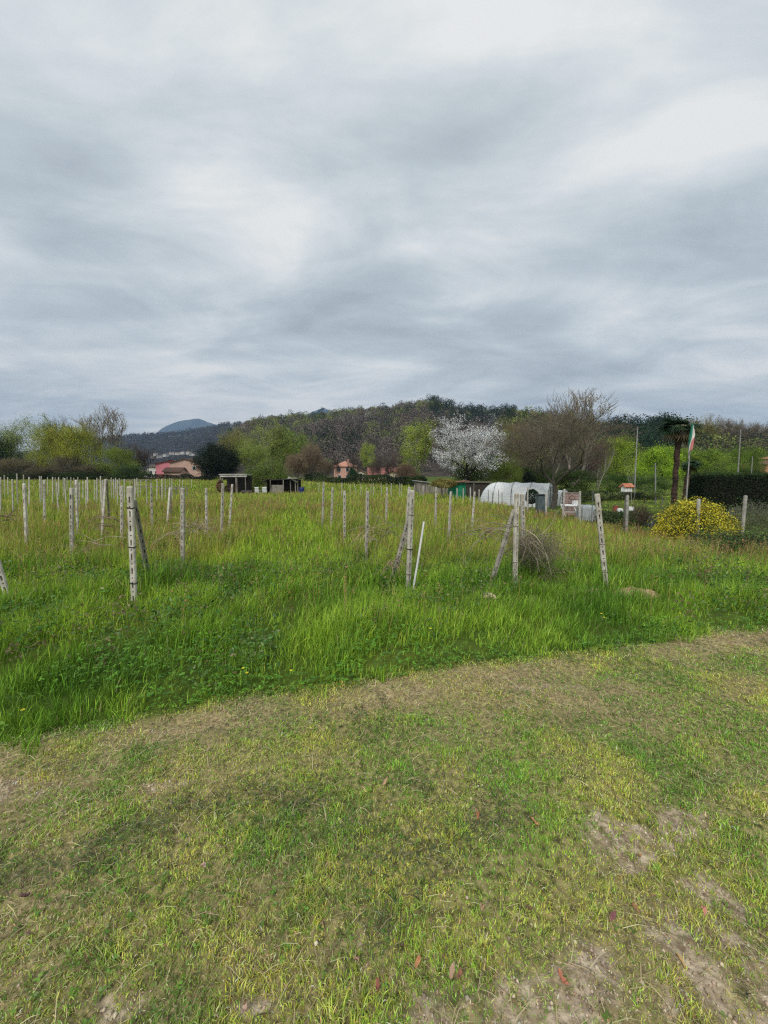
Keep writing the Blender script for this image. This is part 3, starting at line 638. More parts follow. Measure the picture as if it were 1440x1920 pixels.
def make_tree_mesh(name, seed, Hh, Wd, leaves=0, lsize=0.1, lcols=((.1, .2, .02), (.2, .3, .04)), lscat=0.25, tcol=(0.10, 0.085, 0.07), tcol2=None, twig_r=0.008, sides=4, petals=False, aspect=0.6, fill=0, fz=(0.22, 1.0), fr=1.0, tfill=None, base_frac=0.0, **kw):
    segs = skeleton(seed, **kw); rng = np.random.default_rng(seed)
    p0 = np.array([s[0] for s in segs]); p1 = np.array([s[1] for s in segs]); r0 = np.array([s[2] for s in segs]); r1 = np.array([s[3] for s in segs]); lv = np.array([s[4] for s in segs])
    q = np.percentile(np.abs(p1[:, :2]), 97); zt = p1[:, 2].max()
    sc = np.array([Wd / 2 / q, Wd / 2 / q, Hh / zt]); p0 = p0 * sc; p1 = p1 * sc
    p0[:, 2] = np.maximum(p0[:, 2], -0.1); p1[:, 2] = np.maximum(p1[:, 2], 0.15)
    r0 = np.maximum(r0 * Hh, twig_r); r1 = np.maximum(r1 * Hh, twig_r * 0.7)
    big = lv <= 2
    V, Fq = tubes_np(p0[big], p1[big], r0[big], r1[big], 7)
    c = jit(np.tile(np.array([tcol]), (len(V), 1)), rng, 0.12)
    tr = np_mesh(name + '_trunk', V, [Fq], c, True)
    V, Fq = tubes_np(p0[~big], p1[~big], r0[~big], r1[~big], 3); tc2 = tcol2 or tcol
    C = jit(np.repeat(jit(np.tile(np.array([tc2]), (len(V) // 6, 1)), rng, 0.22), 6, 0), rng, 0.02)
    if tfill:
        nt_, tl, tr_, z0_ = tfill; u = rng.normal(0, 1, (nt_, 3)); u /= np.linalg.norm(u, axis=1)[:, None]; u[:, 2] = np.where(u[:, 2] < -.55, -u[:, 2], u[:, 2])
        rr_ = rng.uniform(.12, 1, (nt_, 1)) ** .40 * (0.80 + .34 * fbm(u[:, 0] * 2 + 9, u[:, 1] * 2 + u[:, 2] * 3, 1.4, seed, 3))[:, None]
        cz = Hh * (z0_ + 1) / 2; A_ = u * rr_ * np.array([Wd / 2, Wd / 2, Hh * (1 - z0_) / 2]) + np.array([0, 0, cz]); org = np.array([0, 0, Hh * z0_ * .6])
        dd = A_ - org; dd /= np.linalg.norm(dd, axis=1)[:, None]; dd = dd + rng.normal(0, .35, dd.shape); dd /= np.linalg.norm(dd, axis=1)[:, None]
        ln_ = tl * rng.uniform(.5, 1.5, (nt_, 1)); tv, tf = tubes_np(A_ - dd * ln_, A_, tr_ * rng.uniform(.7, 1.4, nt_), np.full(nt_, tr_ * .5), 3)
        tc_ = jit(np.repeat(jit(np.tile(np.array([tc2]), (nt_, 1)), rng, .25), 6, 0), rng, .02); Fq = np.concatenate([Fq, tf + len(V)]); V = np.concatenate([V, tv]); C = np.concatenate([C, tc_])
    cr_v = [V]; cr_f = [Fq]; cr_c = [C]; ntw = len(Fq)
    if leaves:
        tip = np.where(lv >= kw.get('levels', 5) - 1)[0]
        k = rng.choice(tip, leaves); t = rng.random((leaves, 1))
        p = p0[k] * (1 - t) + p1[k] * t + rng.normal(0, lscat, (leaves, 3)) * np.array([1, 1, 0.8])
        p = p[p[:, 2] > base_frac * Hh]; n = len(p)
        clump = fbm(p[:, 0] + p[:, 2], p[:, 1] - p[:, 2] * 0.6, 0.9, seed, 3)
        cc = jit(lerpc(lcols[0], lcols[1], np.clip((clump - 0.3) * 2.4, 0, 1)), rng, 0.25)
        if fill:
            nc = 60; uc = rng.normal(0, 1, (nc, 3)); uc /= np.linalg.norm(uc, axis=1)[:, None]; rc = rng.uniform(0.25, 1, nc) ** 0.45 * rng.uniform(.82, 1.08, nc)
            zc = (fz[0] + fz[1]) / 2 * Hh; hz = (fz[1] - fz[0]) / 2 * Hh; cp = uc * rc[:, None] * np.array([Wd / 2 * fr, Wd / 2 * fr, hz * .93]) + np.array([0, 0, zc])
            cp[:, :2] *= (1.12 - 0.35 * np.abs(cp[:, 2:3] / Hh - 0.5))
            kk = rng.integers(0, nc, fill); cs = rng.uniform(.5, 1.25, nc); pf = cp[kk] + rng.normal(0, 1, (fill, 3)) * (cs[kk] * min(Wd, Hh) * 0.095)[:, None]
            pf = pf[pf[:, 2] > 0.05]; cb = rng.random(nc)[kk][:len(pf)]; cf = jit(lerpc(lcols[0], lcols[1], np.clip(cb, 0, 1)), rng, 0.2); p = np.concatenate([p, pf]); cc = np.concatenate([cc, cf]); n = len(p)
        v, f, c = leaf_cloud(p, lsize * rng.uniform(0.6, 1.3, n), cc, rng, aspect)
        cr_f.append(f + len(V)); cr_v.append(v); cr_c.append(c)
    cm = np_mesh(name + '_crown', np.concatenate(cr_v), [np.concatenate(cr_f)], np.concatenate(cr_c))
    tr.materials.append(M_TWIG); cm.materials.append(M_TWIG if leaves == 0 else M_PETAL if petals else M_LEAF)
    if leaves:
        cm.materials.append(M_TWIG); mi = np.zeros(len(cm.polygons), np.int32); mi[:ntw] = 1; cm.polygons.foreach_set('material_index', mi)
    return tr, cm, Hh, Wd
def place_tree(proto, name, label, cat, group, px, Y, top, wpx, tint=(1, 1, 1), rz=0.0, base=None):
    tr, cm, Hh, Wd = proto
    c = W(px, HZ, Y); g = Hs(c.x, Y) if base is None else base
    for k in HILLS:
        if HILLS[k]['Yf'] < Y: g = max(g, float(hill_z(k, np.array([c.x]), np.array([float(Y)]))[0]))
    zt = W(px, top, Y).z; h = (zt - g); w = wpx / 720 * Y
    o = empty(name, (c.x, Y, g - 0.05), rz); o.scale = (w / Wd, w / Wd, h / Hh)
    a = link('trunk', tr, None, o); b = link('crown', cm, None, o)
    b.color = (*tint, 1); a.color = (1, 1, 1, 1)
    return tag(o, label, cat, group)
PR = {}
PR['airy'] = [make_tree_mesh('airy_tree', 101 + i, 12, 8, 6000, 0.17, fill=7000, fz=(.22, .95), lcols= ((0.12, 0.145, 0.03), (0.34, 0.37, 0.09)), lscat=0.30, tcol=(0.13, 0.115, 0.09), levels=5, split=2, spread=0.55, up=0.45, trunk=0.22, twig_r=0.022, side=1.0, r0=0.018) for i in range(2)]
PR['willow'] = [make_tree_mesh('willow_tree', 121 + i, 12, 10, 6000, 0.20, fill=17000, fz=(.10, .98), lcols= ((0.16, 0.20, 0.025), (0.42, 0.46, 0.07)), lscat=0.42, tcol=(0.10, 0.085, 0.06), levels=5, split=3, spread=0.62, up=0.35, trunk=0.18, twig_r=0.025, side=0.5, r0=0.022) for i in range(2)]
PR['bare'] = [make_tree_mesh('bare_tree', 141 + i, 12, 9, 0, tcol=(0.12, 0.10, 0.08), tcol2=(0.14, 0.115, 0.095), twig_r=0.02, tfill=(800, .9, .016, .2), levels=5, split=3, spread=0.5, up=0.4, trunk=0.16, side=0.9, r0=0.016, multi=2) for i in range(2)]
PR['poplar'] = [make_tree_mesh('poplar_tree', 161, 14, 6.5, 8000, 0.20, fill=9000, fz=(.15, .97), fr=.85, lcols= ((0.15, 0.19, 0.035), (0.38, 0.43, 0.10)), lscat=0.28, tcol=(0.13, 0.115, 0.09), levels=5, split=3, spread=0.30, up=0.85, trunk=0.25, twig_r=0.02, side=1.0, r0=0.018, leader=0.12)]
PR['sparse'] = [make_tree_mesh('sparse_tree', 181 + i, 14, 7.5, 2200, 0.20, ((0.20, 0.20, 0.08), (0.38, 0.36, 0.16)), 0.2, (0.20, 0.18, 0.15), tcol2=(0.19, 0.17, 0.14), levels=5, split=2, spread=0.36, up=0.75, trunk=0.25, twig_r=0.03, side=1.0, r0=0.018, leader=0.1, multi=2, tfill=(350, 1.1, .022, .3)) for i in range(2)]
PR['brown'] = [make_tree_mesh('brown_tree', 201 + i, 8, 8, 1500, 0.12, fill=2600, tfill=(3000, .8, .016, 0.05), tcol2=(0.22, 0.18, 0.13), fz=(.0, .9), lcols= ((0.12, 0.10, 0.05), (0.24, 0.19, 0.09)), lscat=0.35, tcol=(0.08, 0.068, 0.055), levels=5, split=3, spread=0.5, up=0.4, trunk=0.10, twig_r=0.02, side=0.8, r0=0.014, multi=4) for i in range(2)]
PR['evergreen'] = [make_tree_mesh('evergreen_tree', 221, 8, 9, 8000, 0.22, fill=30000, fz=(.02, 1.0), lcols= ((0.006, 0.013, 0.006), (0.020, 0.036, 0.014)), lscat=0.50, tcol=(0.03, 0.025, 0.02), levels=5, split=3, spread=0.8, up=0.15, trunk=0.12, twig_r=0.02, side=0.6, r0=0.03)]
PR['bush'] = [make_tree_mesh('green_bush', 241 + i, 4, 5, 5000, 0.12, fill=10000, fz=(-.1, 1.0), lcols= ((0.045, 0.085, 0.015), (0.15, 0.22, 0.035)), lscat=0.28, tcol=(0.08, 0.07, 0.05), levels=4, split=3, spread=0.8, up=0.2, trunk=0.12, twig_r=0.01, side=0.9, r0=0.012, multi=5) for i in range(2)]
ORD = ['first', 'second', 'third', 'fourth', 'fifth', 'sixth', 'seventh', 'eighth', 'ninth', 'tenth', 'eleventh', 'twelfth', 'thirteenth', 'fourteenth', 'fifteenth', 'sixteenth', 'seventeenth', 'eighteenth', 'nineteenth', 'twentieth',
       'twenty-first', 'twenty-second', 'twenty-third', 'twenty-fourth', 'twenty-fifth', 'twenty-sixth', 'twenty-seventh', 'twenty-eighth', 'twenty-ninth', 'thirtieth']
GL = 'trees at the left edge of the field'
TREES = [
 ('evergreen', 0, 'dark_tree', 'dark green tree cut by the left edge of the photo', -12, 95, 812, 60, (2.2, 2.6, 2.0), GL),
 ('airy', 0, 'olive_tree', 'thinly leafed olive tree beside the dark tree at the left edge', 30, 98, 786, 60, (.85, .95, .8), GL),
 ('airy', 1, 'tall_olive_tree', 'tall olive green tree rising behind the left yellow-green willow', 62, 104, 772, 76, (.9, .98, .85), GL),
 ('willow', 0, 'willow_tree', 'yellow-green willow, left of the two bright willows in the left grove', 95, 94, 793, 58, (1.05, .98, .8), GL),
 ('sparse', 0, 'half_bare_tree', 'half bare tree with tiny leaves rising between the two willows', 122, 108, 776, 66, (.8, .9, .7), GL),
 ('willow', 1, 'willow_tree', 'yellow-green willow, right of the two bright willows in the left grove', 155, 92, 792, 66, (1.2, 1.15, .85), GL),
 ('sparse', 0, 'pale_bare_tree', 'pale thin-leafed tree just left of the tallest pale tree', 176, 100, 775, 46, (.95, 1, .85), GL),
 ('sparse', 1, 'pale_bare_tree', 'tallest pale nearly bare tree at right end of left grove', 207, 96, 752, 70, (1.15, 1.1, 1.1), GL),
 ('willow', 0, 'olive_bush', 'low olive green tree under the tallest pale bare tree', 219, 90, 834, 62, (.62, .72, .6), GL),
 ('brown', 0, 'brown_thicket', 'brown leafless thicket under the left half of the grove', 28, 90, 856, 84, (.85, .9, .7), GL),
 ('brown', 1, 'brown_thicket', 'brown leafless thicket in front of the left willow trunk', 84, 89, 872, 70, (.7, .75, .6), GL),
 ('brown', 0, 'brown_thicket', 'dark brown thicket between the two willow trunks', 128, 89, 850, 60, (.7, .75, .65), GL),
 ('brown', 1, 'brown_thicket', 'brown thicket below the right willow crown', 182, 90, 868, 70, (.7, .72, .6), GL),
 ('bare', 0, 'bare_tree', 'grey-brown bare tree right of the left grove before the ridge', 254, 98, 826, 44, (.8, .75, .75), 'bare trees left of the pink house'),
 ('bare', 1, 'bare_tree', 'low purple-brown bare tree left of the pink house', 281, 100, 838, 44, (.8, .72, .72), 'bare trees left of the pink house'),
 ('bush', 0, 'dark_bush', 'dark low bush below the tallest pale bare tree', 245, 88, 872, 60, (.6, .65, .6), GL),
 ('bush', 1, 'dark_bush', 'dark low bush at the foot of the left grove centre', 150, 88, 882, 90, (.5, .55, .5), GL),
 ('bush', 1, 'dark_bush', 'dark low bush at the foot of the left grove beside the photo edge', 60, 90, 882, 100, (.5, .53, .5), GL),
 # middle group
 ('evergreen', 0, 'evergreen_tree', 'round almost black evergreen tree right of the pink house', 415, 84, 833, 80, (1, 1, 1), None),
 ('airy', 0, 'brownish_tree', 'brownish half-leafed tree behind the round evergreen', 443, 130, 797, 62, (.85, .75, .7), 'trees behind the sheds'),
 ('airy', 1, 'green_tree', 'tall pale green tree right behind the evergreen and sheds', 492, 98, 784, 84, (1.05, 1.15, 1.0), 'trees behind the sheds'),
 ('airy', 0, 'light_green_tree', 'light green young-leafed tree between evergreen and the wooden lean-to', 474, 84, 822, 58, (1.05, 1.2, .8), 'trees behind the sheds'),
 ('poplar', 0, 'green_tree', 'bright green upright tree left of the two, on hill foot behind sheds', 540, 150, 792, 40, (.85, 1, .75), 'trees behind the sheds'),
 ('poplar', 0, 'green_tree', 'smaller bright green upright tree right of its taller twin', 566, 152, 800, 34, (.85, 1, .7), 'trees behind the sheds'),
 ('willow', 1, 'green_tree', 'yellow-green round tree behind the right shed', 528, 110, 822, 50, (.7, .8, .65), 'trees behind the sheds'),
 ('bush', 0, 'leafy_bush', 'light green leafy bush growing over the dark shed roof', 508, 49, 862, 70, (1.3, 1.25, 1.1), None),
 ('bush', 1, 'leafy_bush', 'green leafy bush between the open lean-to and dark shed', 474, 50, 874, 40, (1.1, 1.15, 1.0), None),
 ('brown', 0, 'brown_tree', 'broad brown leafless tree to the right of the dark shed', 584, 84, 826, 52, (1, .92, .88), 'brown trees in the middle'),
 ('brown', 1, 'brown_tree', 'brown leafless tree left of the pink roofed villa', 556, 80, 846, 50, (1.05, .95, .88), 'brown trees in the middle'),
 ('brown', 1, 'brown_tree', 'small brown leafless tree beside the villa left wall', 606, 92, 856, 30, (.9, .85, .8), 'brown trees in the middle'),
 ('bare', 0, 'bare_tree', 'bare dark tree between the villa and the poplar', 668, 100, 846, 30, (.7, .65, .65), 'bare trees among the houses'),
 ('poplar', 0, 'poplar_tree', 'narrow light green poplar between the villa and long house', 692, 118, 822, 30, (1.2,1.25,1), None),
 ('bare', 1, 'bare_tree', 'bare dark tree in front of the long house roof', 716, 96, 850, 34, (.75, .7, .7), 'bare trees among the houses'),
 ('bare', 0, 'bare_tree', 'bare brown tree left of the tall light green tree', 742, 100, 844, 34, (.8, .7, .7), 'bare trees among the houses'),
 ('bare', 1, 'bare_tree', 'thin bare dark tree in front of the villa facade', 629, 90, 856, 18, (.55, .5, .5), 'bare trees among the houses'),
 ('bare', 0, 'bare_tree', 'thin bare dark tree before the left end of the long house', 705, 84, 862, 22, (.55, .5, .5), 'bare trees among the houses'),
 ('bare', 1, 'bare_tree', 'thin bare dark tree before the gabled cream wing', 731, 82, 860, 24, (.55, .5, .5), 'bare trees among the houses'),
 ('bare', 0, 'bare_tree', 'thin bare dark tree before the ochre low house', 757, 80, 862, 24, (.55, .5, .5), 'bare trees among the houses'),
 ('poplar', 0, 'tall_green_tree', 'tall light green tree left of the white blossoming tree', 777, 78, 779, 60, (1.25, 1.3, 1.05), None),
 ('brown', 0, 'brown_tree', 'brown leafless thicket under the tall light green tree', 760, 74, 866, 44, (.9, .75, .7), 'brown trees in the middle'),
 ('evergreen', 0, 'conifer_bush', 'dark green pointed conifer before the villa wall', 661, 96, 876, 16, (1.6, 3, 2.4), None),
 # right group
 ('bush', 1, 'dark_thicket', 'dark thicket behind the white blossoming tree', 888, 52, 868, 80, (.45, .45, .4), 'thickets behind the gardens'),
 ('willow', 0, 'olive_tree', 'yellow-olive tree between blossoming tree and the big bare tree', 950, 64, 800, 62, (.55, .62, .4), 'trees behind the polytunnel'),
 ('brown', 1, 'brown_tree', 'brown leafless tree behind the left side of the polytunnel', 968, 70, 785, 70, (.95, .85, .7), 'trees behind the polytunnel'),
 ('willow', 1, 'olive_bush', 'low olive green tree directly behind the polytunnel', 948, 46, 862, 60, (.42, .52, .35), 'trees behind the polytunnel'),
 ('bush', 0, 'dark_thicket', 'very dark thicket between polytunnel top and big bare tree', 1000, 48, 868, 70, (.35, .4, .3), 'thickets behind the gardens'),
 ('bush', 1, 'dark_thicket', 'dark thicket right of the big bare tree trunk', 1075, 50, 876, 80, (.42, .48, .34), 'thickets behind the gardens'),
 ('sparse', 1, 'tall_bare_tree', 'tallest pale bare tree rising behind the big brown tree', 1075, 66, 720, 100, (1, .95, .9), 'trees behind the polytunnel'),
 ('sparse', 0, 'tall_bare_tree', 'pale bare tree top left of the tallest bare tree', 1036, 70, 730, 62, (.95, .9, .85), 'trees behind the polytunnel'),
 ('bare', 1, 'reddish_bare_tree', 'reddish-brown bare tree right of the big bare tree', 1122, 58, 818, 60, (1, .8, .75), 'trees behind the polytunnel'),
 ('willow', 1, 'yellow_green_tree', 'yellow-green tree left of the tall left pole', 1160, 66, 812, 62, (1.05, 1.26, 0.7), 'green trees behind the birdhouse'),
 ('willow', 0, 'bright_green_tree', 'bright fresh green tree left of the tall palm', 1236, 56, 832, 78, (1.1, 1.5, .6), 'green trees behind the birdhouse'),
 ('bush', 0, 'green_bush', 'green bush under the bright tree left of the palm', 1215, 42, 888, 80, (.8, 1, .8), 'green trees behind the birdhouse'),
 ('bush', 1, 'green_bush', 'green bush between birdhouse and small garden tree', 1158, 46, 884, 50, (.6, .8, .5), 'green trees behind the birdhouse'),
 ('willow', 1, 'green_tree', 'mid green tree between palm trunk and flagpole', 1287, 64, 834, 50, (0.7, 1.01, 0.59), 'green trees right of the flag'),
 ('willow', 0, 'green_tree', 'olive green tree right of the flagpole', 1332, 60, 836, 74, (0.7, 0.92, 0.59), 'green trees right of the flag'),
 ('willow', 1, 'green_tree', 'grey-green tree behind the right end of the cut hedge', 1386, 66, 833, 60, (0.59, 0.81, 0.59), 'green trees right of the flag'),
 ('bush', 0, 'green_bush', 'olive bush above the cut hedge near its left end', 1340, 44, 874, 80, (.7, .75, .55), 'green trees right of the flag'),
 ('bush', 0, 'green_bush', 'olive bush above the cut hedge near the orange house', 1408, 50, 872, 50, (.5, .6, .4), 'green trees right of the flag'),
 ('airy', 0, 'brown_crowned_tree', 'large brown-crowned tree on the skyline right of the flag', 1308, 180, 775, 50, (.85, .68, .6), 'skyline trees on the right hill'),
]
for i, (kd, v, nm, lb, px, Yd, top, wpx, tint, grp) in enumerate(TREES):
    place_tree(PR[kd][v % len(PR[kd])], nm, lb, 'bush' if 'bush' in nm or 'thicket' in nm else 'tree', grp, px, Yd, top, wpx, tint, rz=(i * 1.37) % 6.28)
for i in range(13):
    px = 1338 + i * 8.6 + (i * 37 % 5)
    place_tree(PR['sparse'][i % 2], 'skyline_tree', f'{ORD[i]} from the left of the bare trees on the right skyline', 'tree', 'skyline trees on the right hill', px, 210 + (i * 13) % 30, 779 + 1.2 * i + (i * 29 % 7), 34, (.85, .78, .65), rz=i * 1.1)

# big bare tree, blossoming tree, small trees
big = make_tree_mesh('big_bare_tree', 303, 10, 12, 0, tcol=(0.085, 0.078, 0.06), tcol2=(0.17, 0.13, 0.10), twig_r=0.014, levels=6, split=3, spread=0.52, up=0.30, trunk=0.13, side=0.8, r0=0.032, lr=0.74, wob=0.14, rr=0.62, tfill=(4600, .7, .009, .26))
place_tree(big, 'big_bare_tree', 'broad brown leafless tree with forked trunk behind the polytunnel', 'tree', None, 1040, 25.5, 762, 206, (.92, 1.02, 1.0), rz=0.6)
blos = make_tree_mesh('blossom_tree', 331, 8, 9.5, 30000, 0.125, ((0.68, 0.69, 0.68), (0.93, 0.94, 0.92)), 0.12, (0.030, 0.026, 0.024), fill=900, fz=(.12, .95), fr=1.0, tcol2=(0.05, 0.043, 0.038), twig_r=0.022, levels=5, split=3, spread=0.60, up=0.22, trunk=0.14, side=1, r0=0.034, petals=True, lr=0.76, base_frac=0.1)
place_tree(blos, 'blossom_tree', 'white blossoming cherry tree behind the green shed', 'tree', None, 876, 45, 775, 134, (1, 1, 1), rz=1.0)
appl = make_tree_mesh('small_garden_tree', 341, 3, 4, 1600, 0.09, ((0.12, 0.17, 0.04), (0.32, 0.40, 0.12)), 0.10, (0.07, 0.06, 0.045), levels=4, split=3, spread=0.85, up=0.05, trunk=0.3, twig_r=0.01, side=1, r0=0.028, base_frac=0.35)
place_tree(appl, 'small_garden_tree', 'small spreading fruit tree with fresh leaves left of the birdhouse', 'tree', 'small fruit trees in the garden', 1130, 27, 899, 66, (1, 1, 1))
place_tree(appl, 'small_garden_tree', 'small spreading fruit tree right of the birdhouse', 'tree', 'small fruit trees in the garden', 1212, 30, 903, 70, (.8, .9, .7), rz=2.2)
birch = make_tree_mesh('thin_birch', 351, 6, 2.6, 0, tcol=(0.32, 0.30, 0.27), tcol2=(0.25, 0.22, 0.19), levels=3, split=2, spread=0.45, up=0.5, trunk=0.5, twig_r=0.014, side=1, r0=0.010)
place_tree(birch, 'thin_pale_tree', 'thin pale-stemmed bare tree right of the big bare tree', 'tree', None, 1124, 40, 832, 34, (1, 1, 1), rz=0.4)
place_tree(birch, 'thin_pale_tree', 'thin pale-stemmed bare tree just behind the birdhouse roof', 'tree', None, 1188, 24, 862, 24, (1, 1, 1), rz=2.4)
brbush = make_tree_mesh('bare_bush', 361, 1.3, 1.3, 250, 0.035, ((0.12, 0.14, 0.05), (0.25, 0.25, 0.1)), 0.05, (0.07, 0.05, 0.04), tcol2=(0.10, 0.07, 0.055), levels=4, split=3, spread=0.5, up=0.2, trunk=0.15, twig_r=0.0045, side=0.8, r0=0.012, multi=4)
place_tree(brbush, 'bare_bush', 'small dark leafless bush right of the birdhouse post', 'bush', None, 1202, 14.5, 938, 46)
drybush = make_tree_mesh('dry_shrub', 371, 1.0, 1.3, 4600, 0.024, ((0.11, 0.15, 0.055), (0.28, 0.33, 0.14)), 0.10, (0.10, 0.085, 0.07), tcol2=(0.22, 0.19, 0.15), levels=4, split=3, spread=0.7, up=0.1, trunk=0.12, twig_r=0.0028, tfill=(260, .22, .0022, .1), side=0.9, r0=0.010, multi=6)
place_tree(drybush, 'dry_shrub', 'grey-green twiggy shrub behind the double concrete post', 'bush', None, 1008, 5.9, 978, 120, (1, .95, .9))
place_tree(drybush, 'grey_green_shrub', 'tall grey-green shrub behind the last fence post at right', 'bush', None, 1420, 13.5, 934, 84, (.85, .95, .95), rz=1)
shr = make_tree_mesh('green_shrub', 381, 1, 1.4, 6000, 0.035, ((0.035, 0.075, 0.020), (0.11, 0.18, 0.045)), 0.07, (0.06, 0.05, 0.04), levels=4, split=3, spread=0.8, up=0.1, trunk=0.12, twig_r=0.004, side=0.9, r0=0.010, multi=6)
place_tree(shr, 'green_shrub', 'low dark green shrub in front of the last fence post at right', 'bush', None, 1416, 8.6, 980, 160, (1.1, 1.2, 1.1), rz=0.5)
# ------------------------------------------------------------------ concrete vineyard posts
def post_mesh(name, h=1.0, w=0.085, d=0.07, holes=True, seed=0):
    """rectangular post of height h with a column of slots and small holes sunk in two faces"""
    mb = MB(); hw, hd = w / 2, d / 2
    iv = []; z = 0.12
    k = 0
    while z < h - 0.10:
        if k % 2 == 0: iv.append((z, z + 0.085, 0.009)); z += 0.085 + 0.05
        else: iv.append((z, z + 0.018, 0.0095)); z += 0.018 + 0.05
        k += 1
    zs = [0.0]; kinds = []
    for (a, b, cw) in iv: zs += [a, b]; kinds += [None, cw]
    zs.append(h); kinds.append(None)
    ch = 0.009   # chamfered corners
    def face(sy, hole):
        y = sy * hd
        for (z0, z1), cw in zip(zip(zs[:-1], zs[1:]), kinds):
            if not hole or cw is None:
                mb.add([(-hw + ch, y, z0), (hw - ch, y, z0), (hw - ch, y, z1), (-hw + ch, y, z1)], [(0, 1, 2, 3)] if sy < 0 else [(3, 2, 1, 0)])
            else:
                for (a, b) in ((-hw + ch, -cw), (cw, hw - ch)):
                    mb.add([(a, y, z0), (b, y, z0), (b, y, z1), (a, y, z1)], [(0, 1, 2, 3)] if sy < 0 else [(3, 2, 1, 0)])
                yi = y - sy * 0.038
                vs = [(-cw, y, z0), (cw, y, z0), (cw, y, z1), (-cw, y, z1), (-cw, yi, z0), (cw, yi, z0), (cw, yi, z1), (-cw, yi, z1)]
                f = [(4, 5, 6, 7), (0, 1, 5, 4), (1, 2, 6, 5), (2, 3, 7, 6), (3, 0, 4, 7)]
                mb.add(vs, f)
    face(-1, holes); face(1, False)
    # sides with chamfers
    for sx in (-1, 1):
        mb.add([(sx * hw, -hd + ch, 0), (sx * hw, hd - ch, 0), (sx * hw, hd - ch, h), (sx * hw, -hd + ch, h)], [(0, 1, 2, 3)])
        for sy in (-1, 1):
            mb.add([(sx * hw, sy * (hd - ch), 0), (sx * (hw - ch), sy * hd, 0), (sx * (hw - ch), sy * hd, h), (sx * hw, sy * (hd - ch), h)], [(0, 1, 2, 3)])
    oc = [(-hw + ch, -hd), (hw - ch, -hd), (hw, -hd + ch), (hw, hd - ch), (hw - ch, hd), (-hw + ch, hd), (-hw, hd - ch), (-hw, -hd + ch)]
    top = [(x, y, h) for x, y in oc] + [(x * 0.72, y * 0.72, h + 0.016) for x, y in oc]
    mb.add(top, [(i, (i + 1) % 8, 8 + (i + 1) % 8, 8 + i) for i in range(8)] + [tuple(range(8, 16))])
    me = bpy.data.meshes.new(name); me.from_pydata(mb.v, [], mb.f); me.update(); return me
PM = [post_mesh('concrete_post', 1.75, 0.066, 0.048), post_mesh('concrete_post', 1.75, 0.060, 0.050)]
PMF = post_mesh('concrete_post_plain', 1.75, 0.056, 0.05, holes=False)
for m_ in PM: m_.materials.append(M_CONC)
PMF.materials.append(M_CONC)
PMD = PM[0].copy(); PMD.materials.clear(); PMD.materials.append(M_CONC2)
def line_obj(o, a, b, length, twist=0.0):
    """stand object (built along +z, given length) from a to b"""
    a, b = Vector(a), Vector(b); d = (b - a); L = d.length; z = d.normalized()
    x = Vector((math.cos(twist), math.sin(twist), 0)); x = (x - z * x.dot(z)).normalized(); y = z.cross(x)
    o.matrix_world = Matrix.Translation(a) @ Matrix((x, y, z)).transposed().to_4x4() @ Matrix.Diagonal((1, 1, L / length, 1))
def span(tx, ty, bx, by, Y, Yb=None, bury=0.12):
    """post from its top pixel down its line of sight to the ground"""
    a = W(tx, ty, Y); b = W(bx, by, Yb or Y); d = (b - a)
    if d.z > -1e-3: d.z = -1e-3
    t = 1.0
    for _ in range(30):
        q = a + d * t; g = Hs(q.x, q.y)
        t += (q.z - (g - bury)) / (-d.z) * 1.0
        if abs(q.z - (g - bury)) < 1e-3: break
    return a + d * t, a
GP_ = 'concrete posts of the neglected vineyard'
def post(name, label, tx, ty, bx, by, Y, mesh=None, twist=0.15, ties=(), scale=1.0, group=GP_, cat='post', Yb=None):
    b, a = span(tx, ty, bx, by, Y, Yb); mesh = mesh or PM[0]
    o = link(name, mesh) if not ties else empty(name)
    line_obj(o, b, a, 1.766, twist)
    if scale != 1.0: o.matrix_world = o.matrix_world @ Matrix.Diagonal((scale, scale, 1, 1))
    if ties:
        s = link('shaft', mesh, None, o)
        for (f, kd) in ties:
            mb = MB(); z = 1.766 * f; pts = [(0.037 * math.cos(t) * 1.05, 0.028 * math.sin(t) * 1.05, z + 0.004 * math.sin(t * 2)) for t in np.linspace(0, 6.28, 13)]
            pts = [(max(-.0365, min(.0365, p[0] * 1.5)), max(-.0275, min(.0275, p[1] * 1.5)), p[2]) for p in pts]
            mb.tube(pts, 0.0045 if kd else 0.008, 5, cap=False); mb.build('wire_tie' if kd else 'black_tie', M_WIRE if kd else M_TIE, o)
    return tag(o, label, cat, group)
post('concrete_post', 'nearest tall concrete post with three dark ties in the left half', 243.5, 912, 252, 1130, 4.72, PM[0], 0.12, ((0.83, 0), (0.515, 0), (0.22, 0)))
post('concrete_strut', 'concrete strut leaning from the right against the nearest left post', 250.5, 936, 277, 1074, 5.3, PMD, 1.2, Yb=5.9, cat='post')
post('concrete_strut', 'leaning post foot cut off by the left photo edge', -34, 960, 20, 1136, 4.75, PM[1], 0.5)
post('concrete_post', 'tall front post behind the white stake, black strap round its middle', 772.5, 919, 765.5, 1100, 5.15, PM[0], 0.55, ((0.47, 0), (0.24, 1), (0.78, 1)))
post('concrete_strut', 'dark strut leaning on the front post left of the white stake', 770, 960, 738, 1078, 5.6, PMD, 0.3, Yb=5.5)
post('concrete_post', 'second post close behind the front post beside the white stake', 767.6, 913, 763, 985, 8.0, PM[1], 0.3)
post('concrete_post', 'front post left of the leaning right post, grey shrub behind it', 969, 925, 965.5, 1100, 5.15, PM[1], 0.4, ((0.36, 1), (0.7, 1)))
post('concrete_post', 'thick pale post right behind the one with the grey shrub', 979, 926, 981, 1008, 6.3, PM[0], 0.2)
post('concrete_strut', 'weathered strut leaning against the post by the grey shrub', 965, 955, 924, 1085, 5.4, PMD, 0.4, Yb=5.3)
